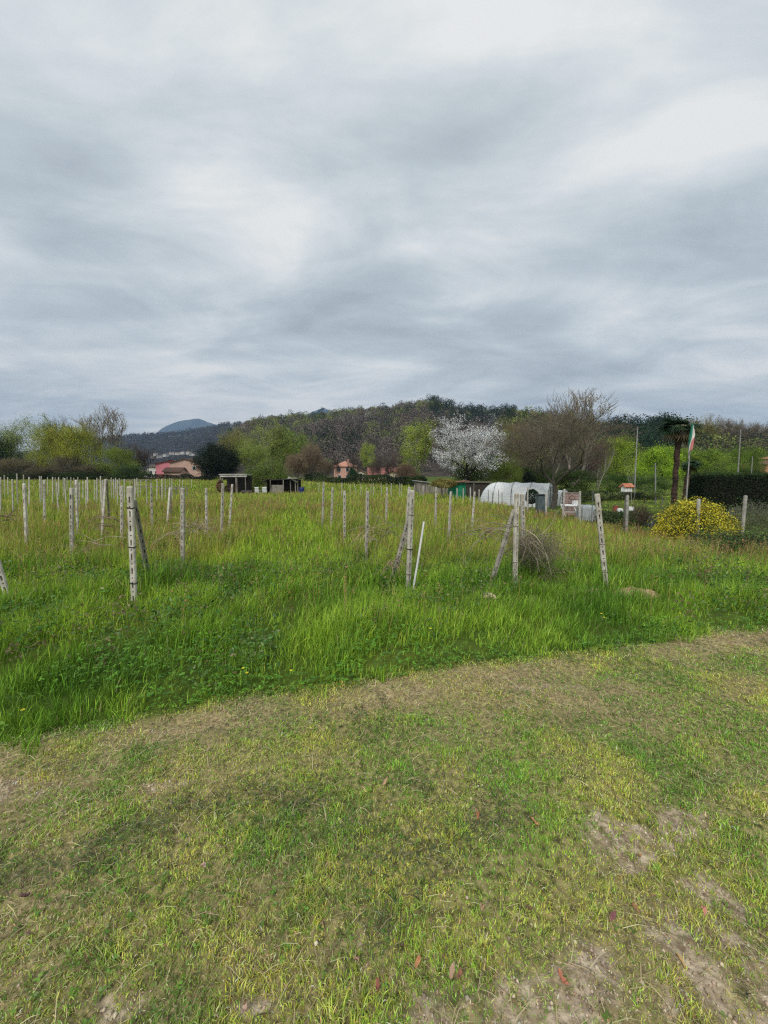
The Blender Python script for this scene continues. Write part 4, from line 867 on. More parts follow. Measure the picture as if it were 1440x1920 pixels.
post('concrete_post', 'isolated concrete post leaning left, brown soil at its foot', 1119.5, 926, 1136.5, 1102, 5.3, PM[0], -0.35, ((0.52, 1), (0.25, 1)))
NEAR = [(45.3, 906.5, 50, 1017, 8.3, 'mid-left post with a white cap, near the left photo edge'), (133.9, 914.8, 135.2, 1039, 7.1, 'pale post with bright side face left of the nearest tied post'),
        (82.8, 900, 83.5, 969, 12.5, 'speckled pale post between the white-capped and bright-sided posts'), (142.7, 900, 145.3, 983.5, 10.8, 'brownish post just right of the bright-sided pale post'),
        (228, 911, 228.5, 1004, 9.6, 'dark post just left of the nearest tied post'), (283.2, 906, 285.3, 982.5, 11.8, 'slim pale post right of the nearest strut'),
        (342.5, 915, 342.5, 1050, 6.9, 'brown slotted post with dead vines around its foot'), (386.5, 915, 387.5, 1002, 10.2, 'pale capped post right of the dead vine heap'),
        (418, 906, 415.6, 992, 10.4, 'grey post left of the pale leaning one before the lean-to'), (435.6, 908, 430.6, 982, 12, 'pale post leaning right in front of the open lean-to'),
        (606.8, 904, 605, 976, 12.6, 'leftmost post of the middle row in the field centre'), (623.8, 913.4, 621, 988, 12, 'second post from the left in the middle row'),
        (646, 920, 646, 1010, 10, 'third post from the left in the middle row'), (689, 921, 687, 1040, 7.6, 'slotted post with dry vine left of the black-strapped front post'),
        (725.7, 914, 723.7, 985, 12.8, 'slim post between the slotted post and the black-strapped post'), (818, 913, 816, 990, 12, 'slim post below the ochre climbing plant left of green shed'),
        (845.7, 921.5, 841, 1012, 10, 'pale slotted post in front of the green shed'), (890, 922, 884.5, 995, 12.2, 'pale post left of the polytunnel in the meadow')]
for i, (tx, ty, bx, by, Yd, lb) in enumerate(NEAR):
    post('concrete_post', lb, tx, ty, bx, by, Yd, PM[i % 2] if Yd < 13 else PMF, (i * 0.37) % 1.0 - 0.3)
STR = [(197.8, 898.6, 193, 970, 11.3, 10.8, 'left leg of the crossed pair of struts in the left field'), (199.9, 899, 202.8, 945, 11.6, 12.4, 'right leg of the crossed pair of struts in the left field'),
       (192.8, 901, 191, 943, 16, 16, 'thick grey post just left of the crossed struts'), (318.5, 914, 313.5, 980, 13, 12.6, 'left strut of the narrow pair right of slim pale post'), (319.5, 915, 321, 967, 13.4, 14, 'right strut of the narrow pair right of slim pale post')]
for (tx, ty, bx, by, Ya, Yb_, lb) in STR: post('concrete_strut', lb, tx, ty, bx, by, Ya, PMF, 0.3, Yb=Yb_)
FARL = [(0.5, 894.5, 1, 953, 15.5), (8, 891, 8.5, 915, 26), (14.5, 894.5, 15, 914, 30), (23, 898.6, 24.5, 951, 17), (31.5, 888, 32.8, 932.5, 20), (44, 890, 45, 918, 24), (54.7, 894.5, 55, 938, 20), (74.3, 893, 75.5, 928, 21), (77.6, 892.5, 78, 925, 24),
        (89, 894.5, 89.5, 912, 32), (98.7, 894.5, 99, 928, 22), (103.7, 895, 104, 912, 32), (106.5, 904, 108.6, 945, 19), (110, 894.5, 110.5, 914, 30), (118.7, 895.5, 119, 915, 28), (121.3, 896.5, 123.7, 943, 19.5), (125.8, 894.5, 126, 908, 36), (133, 894.5, 133, 912, 34), (138.5, 896, 139, 914, 30),
        (146, 894.5, 146, 914, 31), (149.4, 904, 149, 943, 20), (155.6, 902, 155.6, 930, 24), (161.4, 900, 161.6, 942, 19), (163.8, 894.5, 164.8, 930, 22), (177.5, 900, 177.3, 926, 23), (181.7, 896, 181.8, 926, 23), (188.4, 893, 188.6, 930, 22), (208.8, 895.5, 209, 920, 26), (213, 898.6, 213.4, 927, 24), (216.6, 896, 217, 918, 30),
        (220.2, 900, 220.4, 932, 21), (223.6, 897, 224, 918, 30), (233, 898, 233.4, 928, 24), (244.3, 900, 244, 912, 34), (252.5, 898, 252.5, 920, 24), (256.7, 896, 254.8, 917, 26), (258.8, 903, 259, 919, 30), (263.4, 900, 263.4, 917, 32), (273.9, 899.7, 275.4, 934.6, 19.5), (294.4, 898, 294.4, 924, 25), (303.8, 898, 304, 927, 24),
        (310, 898, 310.4, 925, 26), (318.3, 897, 318.6, 916, 34), (322.5, 898, 322.7, 925, 25), (336.9, 899, 337, 914, 36), (342.3, 900.6, 342.3, 913, 38), (358.8, 899, 359, 906, 50)]
for i, (tx, ty, bx, by, Yd) in enumerate(FARL):
    k = i if i < 15 else (i - 15 if i < 30 else i - 30); w_ = ('left photo edge to the bright-sided post', 'bright-sided post to the dark post', 'nearest post to the pink house')[0 if i < 15 else 1 if i < 30 else 2]
    post('far_post', f'{ORD[k]} from left of the thin distant posts, {w_}', tx, ty, bx, by, Yd, PMF, (i * .7) % 1)
FARM = [(598, 904.7, 598, 912, 44), (641, 904.7, 641, 926, 27), (656.6, 908, 656.6, 919, 38), (664.5, 907, 666.5, 918, 40), (675.8, 907, 676.5, 918.5, 38), (695.7, 907, 695.7, 918, 38), (700, 906, 700, 919, 36), (715, 906, 715, 918, 38), (725.6, 906, 725.8, 914, 46), (733.6, 906, 733.3, 920, 34), (748.7, 906.5, 748.7, 918, 38), (752.2, 907, 752.4, 919, 36), (777, 910, 776, 920, 34), (793.4, 910, 793.4, 921, 36), (687.2, 913, 687.2, 920, 44)]
for i, (tx, ty, bx, by, Yd) in enumerate(FARM):
    post('far_post', f'{ORD[i]} from the left of the tiny posts along the central far field edge', tx, ty, bx, by, Yd, PMF, 0.2, scale=1.0, group='thin posts along the far field edge')
mb = MB(); b, a = span(795, 978, 774, 1108, 5.0, 4.85, 0.03); mb.tube([b, (a + b) / 2 + Vector((0.004, 0, 0)), a], 0.014, 6); tag(mb.build('white_stake', M_WHITE), 'thin white stake leaning right beside the black-strapped front post', 'stake')

# ------------------------------------------------------------------ dead vines
def vine(name, label, starts, n, seed, L=0.8, droop=1.0, r=0.007, col=(0.20, 0.16, 0.12), dirx=0.0, cat='vine'):
    rng = random.Random(seed); mb = MB()
    for i in range(n):
        p = Vector(rng.choice(starts)) + Vector((rng.gauss(0, .03), rng.gauss(0, .05), rng.gauss(0, .04)))
        a = rng.uniform(0, 6.28); d = Vector((math.cos(a) + dirx, math.sin(a), rng.uniform(-0.1, 0.9))).normalized(); pts = [p.copy()]; s = L * rng.uniform(0.5, 1.2) / 7
        for k in range(7):
            d = (d + Vector((rng.gauss(0, .22), rng.gauss(0, .22), rng.gauss(0, .15) - 0.16 * droop))).normalized(); p = p + d * s
            g = Hs(p.x, p.y); p.z = max(p.z, g + 0.02); pts.append(p.copy())
        rr = r * rng.uniform(0.5, 1.3); mb.tube(pts, [rr * (1 - 0.09 * k) for k in range(8)], 4, cap=False)
    m = noise_mat('vine_wood_' + str(seed), tuple(c * 0.6 for c in col), tuple(min(1, c * 1.7) for c in col), 6, 0.95, None, 0)
    return tag(mb.build(name, m), label, cat)
def at(px, py, Y): return W(px, py, Y)
vine('dead_vine', 'tangle of dead vine canes around the double post right of centre', [at(945, 1000, 5.3), at(975, 1010, 5.4), at(990, 1020, 5.5), at(930, 1010, 5.3), at(960, 985, 5.3), at(1010, 1000, 5.6), at(1020, 1030, 5.6), at(905, 1000, 5.3)], 58, 1, 0.75, 0.9, 0.005, (0.20, 0.165, 0.13))
vine('dead_vine', 'dry bundle of canes at the foot of the dark strut near white stake', [at(738, 1052, 5.4), at(734, 1060, 5.4)], 26, 2, 0.32, 1.6, 0.005, (0.24, 0.18, 0.12))
vine('dead_vine', 'dry vine at the slotted post left of the black-strapped post', [at(693, 990, 7.6), at(697, 1010, 7.6)], 20, 3, 0.6, 1.2, 0.006, (0.30, 0.25, 0.18))
vine('dead_vine', 'dry vine heap between brown slotted post and pale capped post', [at(350, 985, 7.4), at(365, 985, 8.2), at(375, 990, 8.4), at(335, 1000, 7)], 40, 4, 0.7, 0.9, 0.007, (0.25, 0.20, 0.14))
vine('dead_vine', 'upright brown dead vine stock left of the dark post', [at(200, 985, 9.6), at(201, 1000, 9.6), at(199, 970, 9.6)], 30, 5, 0.55, 0.9, 0.008, (0.23, 0.17, 0.12))
vine('dead_vine', 'small dark vine stump near the left photo edge', [at(13, 968, 10), at(14, 975, 10)], 16, 6, 0.4, 0.4, 0.009, (0.12, 0.09, 0.07))
vine('dead_vine', 'bent canes in the grass beneath the bright-sided post', [at(165, 1030, 7.2), at(180, 1020, 7.2), at(150, 1033, 7.2)], 16, 7, 0.7, 0.8, 0.006, (0.32, 0.27, 0.2))
vine('dead_vine', 'brown canes tangled in the grass right of the post with dry vine', [at(722, 1000, 8), at(728, 990, 9)], 14, 8, 0.6, 0.6, 0.006, (0.17, 0.14, 0.10))
vine('dead_vine', 'long pale canes bending out left of the weathered strut', [at(955, 990, 5.2)], 6, 9, 0.8, 2.0, 0.0045, (0.38, 0.33, 0.23), dirx=-.9)

# trellis wires still hanging between some posts
def wires(label, pts_list):
    mb = MB()
    for a, b, sag in pts_list:
        P0, P1 = W(*a), W(*b); mb.tube([P0.lerp(P1, t) + Vector((0, 0, -sag * 4 * t * (1 - t))) for t in np.linspace(0, 1, 9)], 0.003, 4, cap=False)
    return tag(mb.build('trellis_wire', M_WIRE), label, 'wire')
wires('slack wires running back from the nearest tied post to left posts', [((243.5, 930, 4.8), (228, 922, 9.6), .02), ((252, 1040, 4.8), (228, 965, 9.6), .05), ((228, 922, 9.6), (188.6, 901, 22), .05)])
wires('thin wires from the brown slotted post along its row', [((342.5, 935, 6.9), (386.7, 925, 10.2), .03), ((386.7, 925, 10.2), (434, 914, 12), .03), ((342.5, 1002, 6.9), (386.7, 974, 10.2), .05)])
wires('thin wires between the middle row posts left of the strapped post', [((769, 990, 5.2), (689, 960, 7.6), .04), ((689, 960, 7.6), (646, 950, 10), .04), ((646, 950, 10), (606, 930, 12.6), .04)])
wires('thin wires right of the strapped post back to the pale posts', [((967, 985, 5.2), (843, 960, 10), .05), ((843, 960, 10), (817, 945, 12), .04)])

# ------------------------------------------------------------------ garden fence on the right
M_FPOST = noise_mat('fence_post_grey', (0.30, 0.28, 0.25), (0.52, 0.50, 0.46), 8, 0.9, None, 0.3)
M_STEEL = noise_mat('dull_steel', (0.09, 0.10, 0.10), (0.18, 0.19, 0.19), 8, 0.6, None, 0.1)
fence = tag(empty('garden_fence', W(1100, 975, 18)), 'garden fence of pale posts and thin wire mesh along the right gardens', 'fence')
FP = [(857, 915, 857, 937, 33, 0), (868.7, 916, 868.7, 940, 31.5, 0), (882, 914, 882, 941, 30, 0), (898.5, 917.5, 898, 943, 28.5, 0), (915.4, 918.5, 915.4, 942, 28, 1), (923, 923, 923, 948, 27, 1), (935, 918, 935, 949, 26, 1), (941.3, 923.6, 941.3, 951, 25, 1), (959.6, 915.6, 960, 953, 24, 1), (989.5, 912, 989, 956, 22.5, 0),
      (1023.6, 924, 1024, 964, 21, 0), (1058.5, 917, 1055.5, 968, 19.5, 0), (1087.5, 921, 1087, 972, 18.3, 0), (1112, 920, 1109, 976.5, 17.5, 1), (1176.8, 929, 1175, 991, 15, 0), (1242, 933, 1240, 1003, 13.8, 1), (1310, 935.5, 1307.8, 1016, 12.4, 0), (1398, 929, 1390.5, 1010, 12.3, 0)]
fpt = []
def to_local(o, root): bpy.context.view_layer.update(); o.parent = root; o.matrix_parent_inverse = root.matrix_world.inverted()
bpy.context.view_layer.update()
for (tx, ty, bx, by, Yd, st) in FP:
    b, a = span(tx, ty, bx, by, Yd); mb = MB(); rr = 0.022 if st else 0.05
    n = (a - b).normalized()
    if st: mb.tube([b, a], rr, 6)
    else: mb.tube([b, a - n * 0.03, a], [rr * 1.05, rr, rr * 0.7], 8)
    to_local(mb.build('post', M_STEEL if st else M_FPOST), fence); fpt.append((b, a))
mb = MB()
for (b0, a0), (b1, a1) in zip(fpt[:-1], fpt[1:]):
    L = (b1 - b0).length; g0 = Vector((b0.x, b0.y, Hs(b0.x, b0.y))); g1 = Vector((b1.x, b1.y, Hs(b1.x, b1.y)))
    for h in (0.08, 0.28, 0.48, 0.68, 0.88, 1.08):
        mb.tube([g0 + Vector((0, 0, h)), g1 + Vector((0, 0, h))], 0.0028, 3, cap=False)
    k = max(2, int(L / 0.16))
    for i in range(k):
        q = g0.lerp(g1, i / k); mb.tube([q + Vector((0, 0, 0.04)), q + Vector((0, 0, 1.08))], 0.0016, 3, cap=False)
to_local(mb.build('wire_mesh', M_STEEL), fence)

# ------------------------------------------------------------------ polytunnel
def tunnel_mat():
    m, nt, N, L = new_mat('tunnel_film')
    out = N('ShaderNodeOutputMaterial'); b = N('ShaderNodeBsdfPrincipled'); b.inputs['Roughness'].default_value = 0.35
    n = N('ShaderNodeTexNoise'); n.inputs['Scale'].default_value = 1.6; n.inputs['Detail'].default_value = 7; tc = N('ShaderNodeTexCoord'); mp = N('ShaderNodeMapping'); mp.inputs['Scale'].default_value = (1, 1, .5)
    L(tc.outputs['Object'], mp.inputs[0]); L(mp.outputs[0], n.inputs[0])
    r = N('ShaderNodeValToRGB'); L(n.outputs[0], r.inputs[0]); r.color_ramp.elements[0].position = 0.35; r.color_ramp.elements[1].position = 0.7
    r.color_ramp.elements[0].color = (0.74, 0.77, 0.78, 1); r.color_ramp.elements[1].color = (0.92, 0.93, 0.93, 1); L(r.outputs[0], b.inputs['Base Color'])
    t = N('ShaderNodeBsdfTranslucent'); L(r.outputs[0], t.inputs[0]); s = N('ShaderNodeMixShader'); s.inputs[0].default_value = 0.18
    bp = N('ShaderNodeBump'); bp.inputs['Strength'].default_value = 0.5; bp.inputs['Distance'].default_value = 0.05; L(n.outputs[0], bp.inputs['Height']); L(bp.outputs[0], b.inputs['Normal'])
    L(b.outputs[0], s.inputs[1]); L(t.outputs[0], s.inputs[2])
    tr = N('ShaderNodeBsdfTransparent'); s2 = N('ShaderNodeMixShader'); s2.inputs[0].default_value = 0.03; L(s.outputs[0], s2.inputs[1]); L(tr.outputs[0], s2.inputs[2]); L(s2.outputs[0], out.inputs[0])
    return m
M_FILM = tunnel_mat()
def polytunnel(px, Yc, yaw, L, Wd, Hh, label, rounded=True):
    c = W(px, HZ, Yc); t = tag(empty('polytunnel', (c.x, Yc, Hs(c.x, Yc) - 0.02), yaw), label, 'polytunnel')
    prof = lambda a: (math.copysign(abs(math.cos(a)) ** 0.8, math.cos(a)) * Wd / 2, math.sin(a) ** 0.75 * Hh)
    us = np.linspace(-L / 2, L / 2, 41); A = np.linspace(0, math.pi, 25); vs = []; fs = []
    for i, u in enumerate(us):
        e = max(0, (-L / 2 + 1.1 - u) / 1.1) if rounded else 0; k = math.sqrt(max(0.03, 1 - e * e)); sag = 0.035 * abs(math.sin((u + L / 2) / 1.25 * math.pi))
        for a in A:
            y, z = prof(a); vs.append((u, y * (0.35 + 0.65 * k), z * k * (1 - sag * math.sin(a)) + 0.012 * math.sin(u * 7 + a * 5)))
    for i in range(40):
        for j in range(24): q = i * 25 + j; fs.append((q, q + 1, q + 26, q + 25))
    me = bpy.data.meshes.new('cover'); me.from_pydata(vs, [], fs); me.update()
    for p in me.polygons: p.use_smooth = True
    link('cover', me, M_FILM, t)
    n = int(L / 1.25) + 1
    for k in range(n):
        u = L / 2 - k * 1.25
        if u < -L / 2 + 1: break
        mb = MB(); mb.tube([(u, prof(a)[0] * 1.012, prof(a)[1] * 1.012) for a in A], 0.016, 6); mb.build('hoop', M_STEEL, t)
    # end wall: film gable with a door frame
    mb = MB(); g = [(L / 2 - 0.01, prof(a)[0], prof(a)[1]) for a in A]
    dw, dh = min(0.5, Wd * 0.28), Hh * 0.80
    left = [p for p in g if p[1] <= -dw]; right = [p for p in g if p[1] >= dw]; mid = [p for p in g if -dw < p[1] < dw]
    mb.add(right + [(L / 2 - .01, dw, dh), (L / 2 - .01, dw, 0)], [tuple(range(len(right) + 2))])
    mb.add(left + [(L / 2 - .01, -dw, 0), (L / 2 - .01, -dw, dh)], [tuple(range(len(left) + 2))])
    mb.add([right[-1]] + mid + [left[0], (L / 2 - .01, -dw, dh), (L / 2 - .01, dw, dh)], [tuple(range(len(mid) + 4))])
    mb.build('end_wall', M_FILM, t)
    mb = MB()
    for s in (-1, 1): mb.box((L / 2 + 0.02, s * dw, dh / 2), (0.05, 0.05, dh))
    mb.box((L / 2 + 0.02, 0, dh + .027), (0.05, dw * 2 + 0.05, 0.05)); mb.box((L / 2 + 0.02, 0, dh * 0.5), (0.03, dw * 2 - .06, 0.03)); mb.build('door_frame', M_STEEL, t)
    return t
polytunnel(967, 28.5, R(-33), 5.0, 2.5, 1.72, 'white translucent polytunnel greenhouse between blossoming tree and bare tree')
polytunnel(1050, 28.5, R(-75), 1.3, 0.8, 1.15, 'narrow grey-white plastic tunnel seen just right of the bare trunk', False)

# ------------------------------------------------------------------ garden things
def gp(px, Y): c = W(px, HZ, Y); return Vector((c.x, Y, Hs(c.x, Y)))
# green shed with brown roof, pergola
M_GREEN = noise_mat('green_paint', (0.008, 0.14, 0.07), (0.015, 0.22, 0.11), 3, 0.6, None, 0.1)
M_RUST = noise_mat('rust_brown', (0.09, 0.05, 0.03), (0.26, 0.14, 0.08), 6, 0.9, None, 0.4)
g = gp(857, 36); sh = tag(empty('green_shed', g, 0.1), 'small green garden shed under the blossoming tree', 'shed')
mb = MB(); mb.box((0, 0, 0.75), (1.35, 1.2, 1.5)); mb.build('wall', M_GREEN, sh, 0.01)
mb = MB(); mb.box((-0.05, -0.61, 0.66), (0.62, 0.03, 1.25)); d_ = mb.build('door', noise_mat('green_door', (0.01, 0.20, 0.10), (0.015, 0.27, 0.14), 3, 0.5, None, 0.1), sh, 0.005)
mb = MB(); mb.box((0.2, -0.64, 0.7), (0.03, 0.04, 0.12)); mb.build('handle', M_STEEL, d_)
mb = MB(); mb.box((-0.1, -0.05, 1.58), (2.0, 1.7, 0.07), Matrix.Rotation(R(-5), 3, 'Y')); mb.build('roof', M_RUST, sh)
g = gp(893, 37); pg = tag(empty('pergola', g, -0.05), 'low wooden pergola with flat beam between green shed and polytunnel', 'pergola')
mb = MB(); mb.box((0, 0, 1.52), (3.1, 0.12, 0.10)); mb.box((0, 1.2, 1.50), (3.1, 0.12, 0.10)); mb.build('beam', M_WOODG, pg)
for x in (-1.45, -0.2, 1.4): mb = MB(); mb.box((x, 0, 0.72), (0.08, 0.08, 1.5)); mb.build('leg', M_WOODG, pg)
mb = MB(); mb.box((0, 1.35, 0.7), (3.0, 0.05, 1.4)); mb.build('back_panel', M_WOODD, pg)
# plain grey fence panels left of the shed
g = gp(818, 40); mb = MB()
for i in range(14): mb.box((i * 0.24 - 1.7, 0.03 * (i % 2), 0.55 + 0.04 * ((i * 7) % 3)), (0.20, 0.03, 1.15))
tag(mb.build('grey_board_fence', M_WOODG, None, loc=g), 'weathered grey board fence left of the green shed', 'fence')
g = gp(790, 46); hb = tag(empty('grey_hut', g, 0.1), 'small grey hut left of the board fence under the trees', 'hut')
mb = MB(); mb.box((0, 0, 0.7), (1.5, 1.5, 1.4)); mb.build('wall', M_WOODG, hb); mb = MB(); mb.box((0, 0, 1.46), (1.9, 1.9, 0.09), Matrix.Rotation(R(6), 3, 'Y')); mb.build('roof', noise_mat('grey_roof', (.25, .25, .24), (.4, .4, .38), 4), hb); mb = MB(); mb.box((0.1, -0.77, 0.55), (0.6, 0.04, 1.1)); mb.build('door', M_WOODD, hb)
# climbing plant on shed
def foliage_blob(name, label, cat, px, Y, zc, rx, ry, rz_, n, size, cols, seed, mat=None, stems=True, dome=False, shell=0.5, extra=None, group=None):
    rng = np.random.default_rng(seed); u = rng.normal(0, 1, (n, 3)); u /= np.linalg.norm(u, axis=1)[:, None]
    if dome: u[:, 2] = np.abs(u[:, 2])
    rr = rng.uniform(shell, 1, (n, 1)) ** 0.5 * (0.78 + 0.44 * fbm(u[:, 0] * 2 + 5, u[:, 1] * 2 + u[:, 2] * 2, 1.3, seed, 3))[:, None]
    p = u * rr * np.array([rx, ry, rz_]) + np.array([0, 0, zc]); p = p[p[:, 2] > 0.02]; n = len(p)
    cl = fbm(p[:, 0] * 3, p[:, 2] * 3 + p[:, 1], 1.2, seed + 1, 3); cc = jit(lerpc(cols[0], cols[1], np.clip((cl - .3) * 2.5, 0, 1)), rng, 0.22)
    V, Fq, C = leaf_cloud(p, size * rng.uniform(0.6, 1.4, n), cc, rng, 0.6)
    g = gp(px, Y); o = tag(empty(name, g), label, cat, group)
    c = link('foliage', np_mesh(name + '_foliage', V, [Fq], C), mat or M_LEAF, o)
    if stems:
        r2 = random.Random(seed); mb = MB()
        for i in range(9):
            a = r2.uniform(0, 6.28); q = r2.uniform(0.2, 0.8)
            mb.tube([(0.12 * math.cos(a) * rx, .12 * math.sin(a) * ry, 0), (q * .5 * rx * math.cos(a), q * .5 * ry * math.sin(a), zc * .6), (q * rx * math.cos(a), q * ry * math.sin(a), zc + rz_ * .3)], [0.02, 0.014, 0.006], 5)
        mb.build('stems', M_BARK, o)
    return o
foliage_blob('climbing_plant', 'ochre climbing plant spilling over the green shed roof', 'plant', 833, 35, 1.45, 1.25, 0.6, 0.42, 2600, 0.10, ((0.14, 0.12, 0.03), (0.36, 0.29, 0.09)), 61)
# clipped ball tree in front of the tunnel
bt = foliage_blob('ball_tree', 'dark clipped ball-shaped tree in front of the polytunnel door', 'tree', 1000, 23.5, 0.92, 0.42, 0.42, 0.46, 5200, 0.055, ((0.006, 0.016, 0.008), (0.020, 0.045, 0.018)), 62, M_DARKLEAF, stems=False, shell=0.7)
mb = MB(); mb.tube([(0, 0, -0.05), (0.01, 0, 0.5), (0, 0, 0.95)], [0.03, 0.025, 0.02], 6); mb.build('trunk', M_BARK, bt)
foliage_blob('dark_shrub', 'round dark shrub standing right behind the top of the polytunnel', 'bush', 993, 34, 1.9, 0.55, 0.5, 0.55, 3000, 0.09, ((0.006, 0.012, 0.008), (0.018, 0.032, 0.014)), 63, M_DARKLEAF)
# water butt
g = gp(1016, 22); wb = tag(empty('water_butt', g), 'tall grey-blue plastic bin beside the bare tree trunk', 'bin')
M_BIN = noise_mat('grey_blue_plastic', (0.06, 0.085, 0.095), (0.11, 0.14, 0.15), 4, 0.5, None, 0.1)
mb = MB(); mb.box((0, 0, 0.55), (0.42, 0.42, 1.1), taper=1.12); mb.build('body', M_BIN, wb, 0.03); mb = MB(); mb.box((0, -0.02, 1.14), (0.52, 0.54, 0.07)); mb.build('lid', noise_mat('dark_lid', (.03, .04, .045), (.05, .06, .065), 4, .5, None, .1), wb, 0.02)
# white trestle table, with box and ring, checked panel behind
g = gp(1074, 20.5); tb = tag(empty('trestle_table', g, -0.12), 'white trestle table with slanted legs behind the wire fence', 'table')
mb = MB(); mb.box((0, 0, 0.66), (0.95, 0.6, 0.05)); mb.build('tabletop', M_WHITE, tb, 0.006)
for x in (-0.32, 0.32):
    for s in (-1, 1): mb = MB(); mb.box((x - 0.12 * s, -0.22 * s, 0.32), (0.045, 0.045, 0.76), Matrix.Rotation(R(24 * -s), 3, 'Y')); mb.build('leg', M_WHITE, tb)
mb = MB(); mb.box((0, 0, 0.30), (0.7, 0.05, 0.05)); mb.build('brace', M_WHITE, tb)
mb = MB(); mb.box((0, 0, 0.11), (0.26, 0.2, 0.22)); tag(mb.build('white_box', M_WHITE, None, 0.01, loc=g + Vector((0.18, -.05, .688))), 'small white box standing on the white trestle table', 'box')
def check_mat():
    m, nt, N, L = new_mat('red_block_panel'); out = N('ShaderNodeOutputMaterial'); b = N('ShaderNodeBsdfPrincipled'); L(b.outputs[0], out.inputs[0]); b.inputs['Roughness'].default_value = 0.9
    t = N('ShaderNodeTexBrick'); t.inputs['Scale'].default_value = 1.0; t.inputs['Brick Width'].default_value = 0.2; t.inputs['Row Height'].default_value = 0.13; t.inputs['Mortar Size'].default_value = 0.018; t.offset = 0.0
    t.inputs['Color1'].default_value = (0.25, 0.17, 0.155, 1); t.inputs['Color2'].default_value = (0.36, 0.26, 0.24, 1); t.inputs['Mortar'].default_value = (0.20, 0.13, 0.12, 1)
    tc = N('ShaderNodeTexCoord'); mp = N('ShaderNodeMapping'); mp.inputs['Rotation'].default_value = (math.pi / 2, 0, 0); L(tc.outputs['Object'], mp.inputs[0]); L(mp.outputs[0], t.inputs[0]); L(t.outputs[0], b.inputs['Base Color']); return m
g = gp(1073, 21.8); bp_ = tag(empty('block_stack', g, -0.05), 'stack of pale red blocks standing behind the white trestle table', 'block stack')
mb = MB(); mb.box((0, 0, 0.62), (0.82, 0.28, 1.24)); mb.build('blocks', check_mat(), bp_, 0.008); mb = MB(); mb.box((0, 0, 1.265), (0.86, 0.32, 0.04)); mb.build('top_board', M_WOODG, bp_)
g = gp(1080, 20.9); mb = MB(); mb.tube([(0.13 * math.cos(t), 0.02 * math.sin(2 * t), 0.13 * math.sin(t)) for t in np.linspace(0, 6.28, 17)], 0.022, 6, cap=False)
rw = tag(empty('garden_wreath', g + Vector((0, 0.30, 1.02))), 'small dark red ring hanging on the pale block stack', 'ring'); mb.build('ring', M_RUST, rw); mb = MB(); mb.tube([(0, 0, .13), (0, 0.02, .26)], 0.006, 4); mb.build('cord', M_WHITE, rw)
# tarp covered table
def tarp(px, Y, wx, wy, h, name, label, col, seed, cat='cover'):
    rng = np.random.default_rng(seed); g = gp(px, Y); n = 29; vs = []; fs = []
    for i in range(n):
        for j in range(n):
            a, b = (i / (n - 1) - .5) * 2, (j / (n - 1) - .5) * 2; q = max(abs(a), abs(b)); t = max(0, (q - 0.62) / 0.38)
            fold = 0.05 * math.sin(math.atan2(b, a) * 11 + seed) * t
            x = a / q * (min(q, .62) / .62 * wx / 2 + t * 0.06 + fold) if q else 0; y = b / q * (min(q, .62) / .62 * wy / 2 + t * .06 + fold) if q else 0
            if q and q <= .62: x = a / .62 * wx / 2; y = b / .62 * wy / 2
            elif q: k = .62 / q; x = a * k / .62 * wx / 2 * (1 + t * .14 + fold); y = b * k / .62 * wy / 2 * (1 + t * .14 + fold)
            z = h * (1 - t * (0.90 + 0.08 * math.sin(i * 1.7 + j))) + 0.02 * math.sin(i * .9) * math.cos(j * 1.3)
            vs.append((x, y, max(z, 0.03)))
    for i in range(n - 1):
        for j in range(n - 1): q = i * n + j; fs.append((q, q + n, q + n + 1, q + 1))
    me = bpy.data.meshes.new(name); me.from_pydata(vs, [], fs); me.update()
    for p in me.polygons: p.use_smooth = True
    return tag(link(name, me, noise_mat(name + '_plastic', tuple(c * .7 for c in col), col, 3, 0.4, None, 0.2), None, g), label, cat)
tarp(1103, 18.8, 0.62, 0.6, 0.80, 'plastic_cover', 'translucent grey plastic sheet draped over garden furniture', (0.42, 0.45, 0.46), 71)
tarp(1240, 17, 0.85, 0.6, 0.46, 'plastic_cover', 'low grey plastic cover on a bed left of the yellow bush', (0.30, 0.32, 0.33), 72)
mb = MB(); mb.tube([(0, 0, 0.03), (0, 0, .04), (0, 0, 0.22), (0, 0, .24)], [.13, .16, .13, .02], 12)
for (px, Yd, lb) in ((1167, 19.5, 'small white bucket on the lawn left of the birdhouse post'), (1188, 20.5, 'small white bucket on the lawn right of the birdhouse post')):
    g = gp(px, Yd); o = mb.build('white_bucket', M_WHITE, None, loc=g + Vector((0, 0, 0.35))); tag(o, lb, 'bucket', 'white buckets by the birdhouse')
g = gp(1158.5, 20.5); rc = tag(empty('red_crate', g), 'small rusty red barrel left of the birdhouse', 'barrel'); mb = MB(); mb.tube([(0, 0, 0), (0, 0, .3), (0, 0, .62)], [.13, .145, .13], 12); mb.build('body', noise_mat('rust_red', (.16, .04, .025), (.28, .08, .05), 5), rc); mb = MB(); mb.tube([(0, 0, .62), (0, 0, .65)], [.14, .14], 12); mb.build('lid', M_RUST, rc)
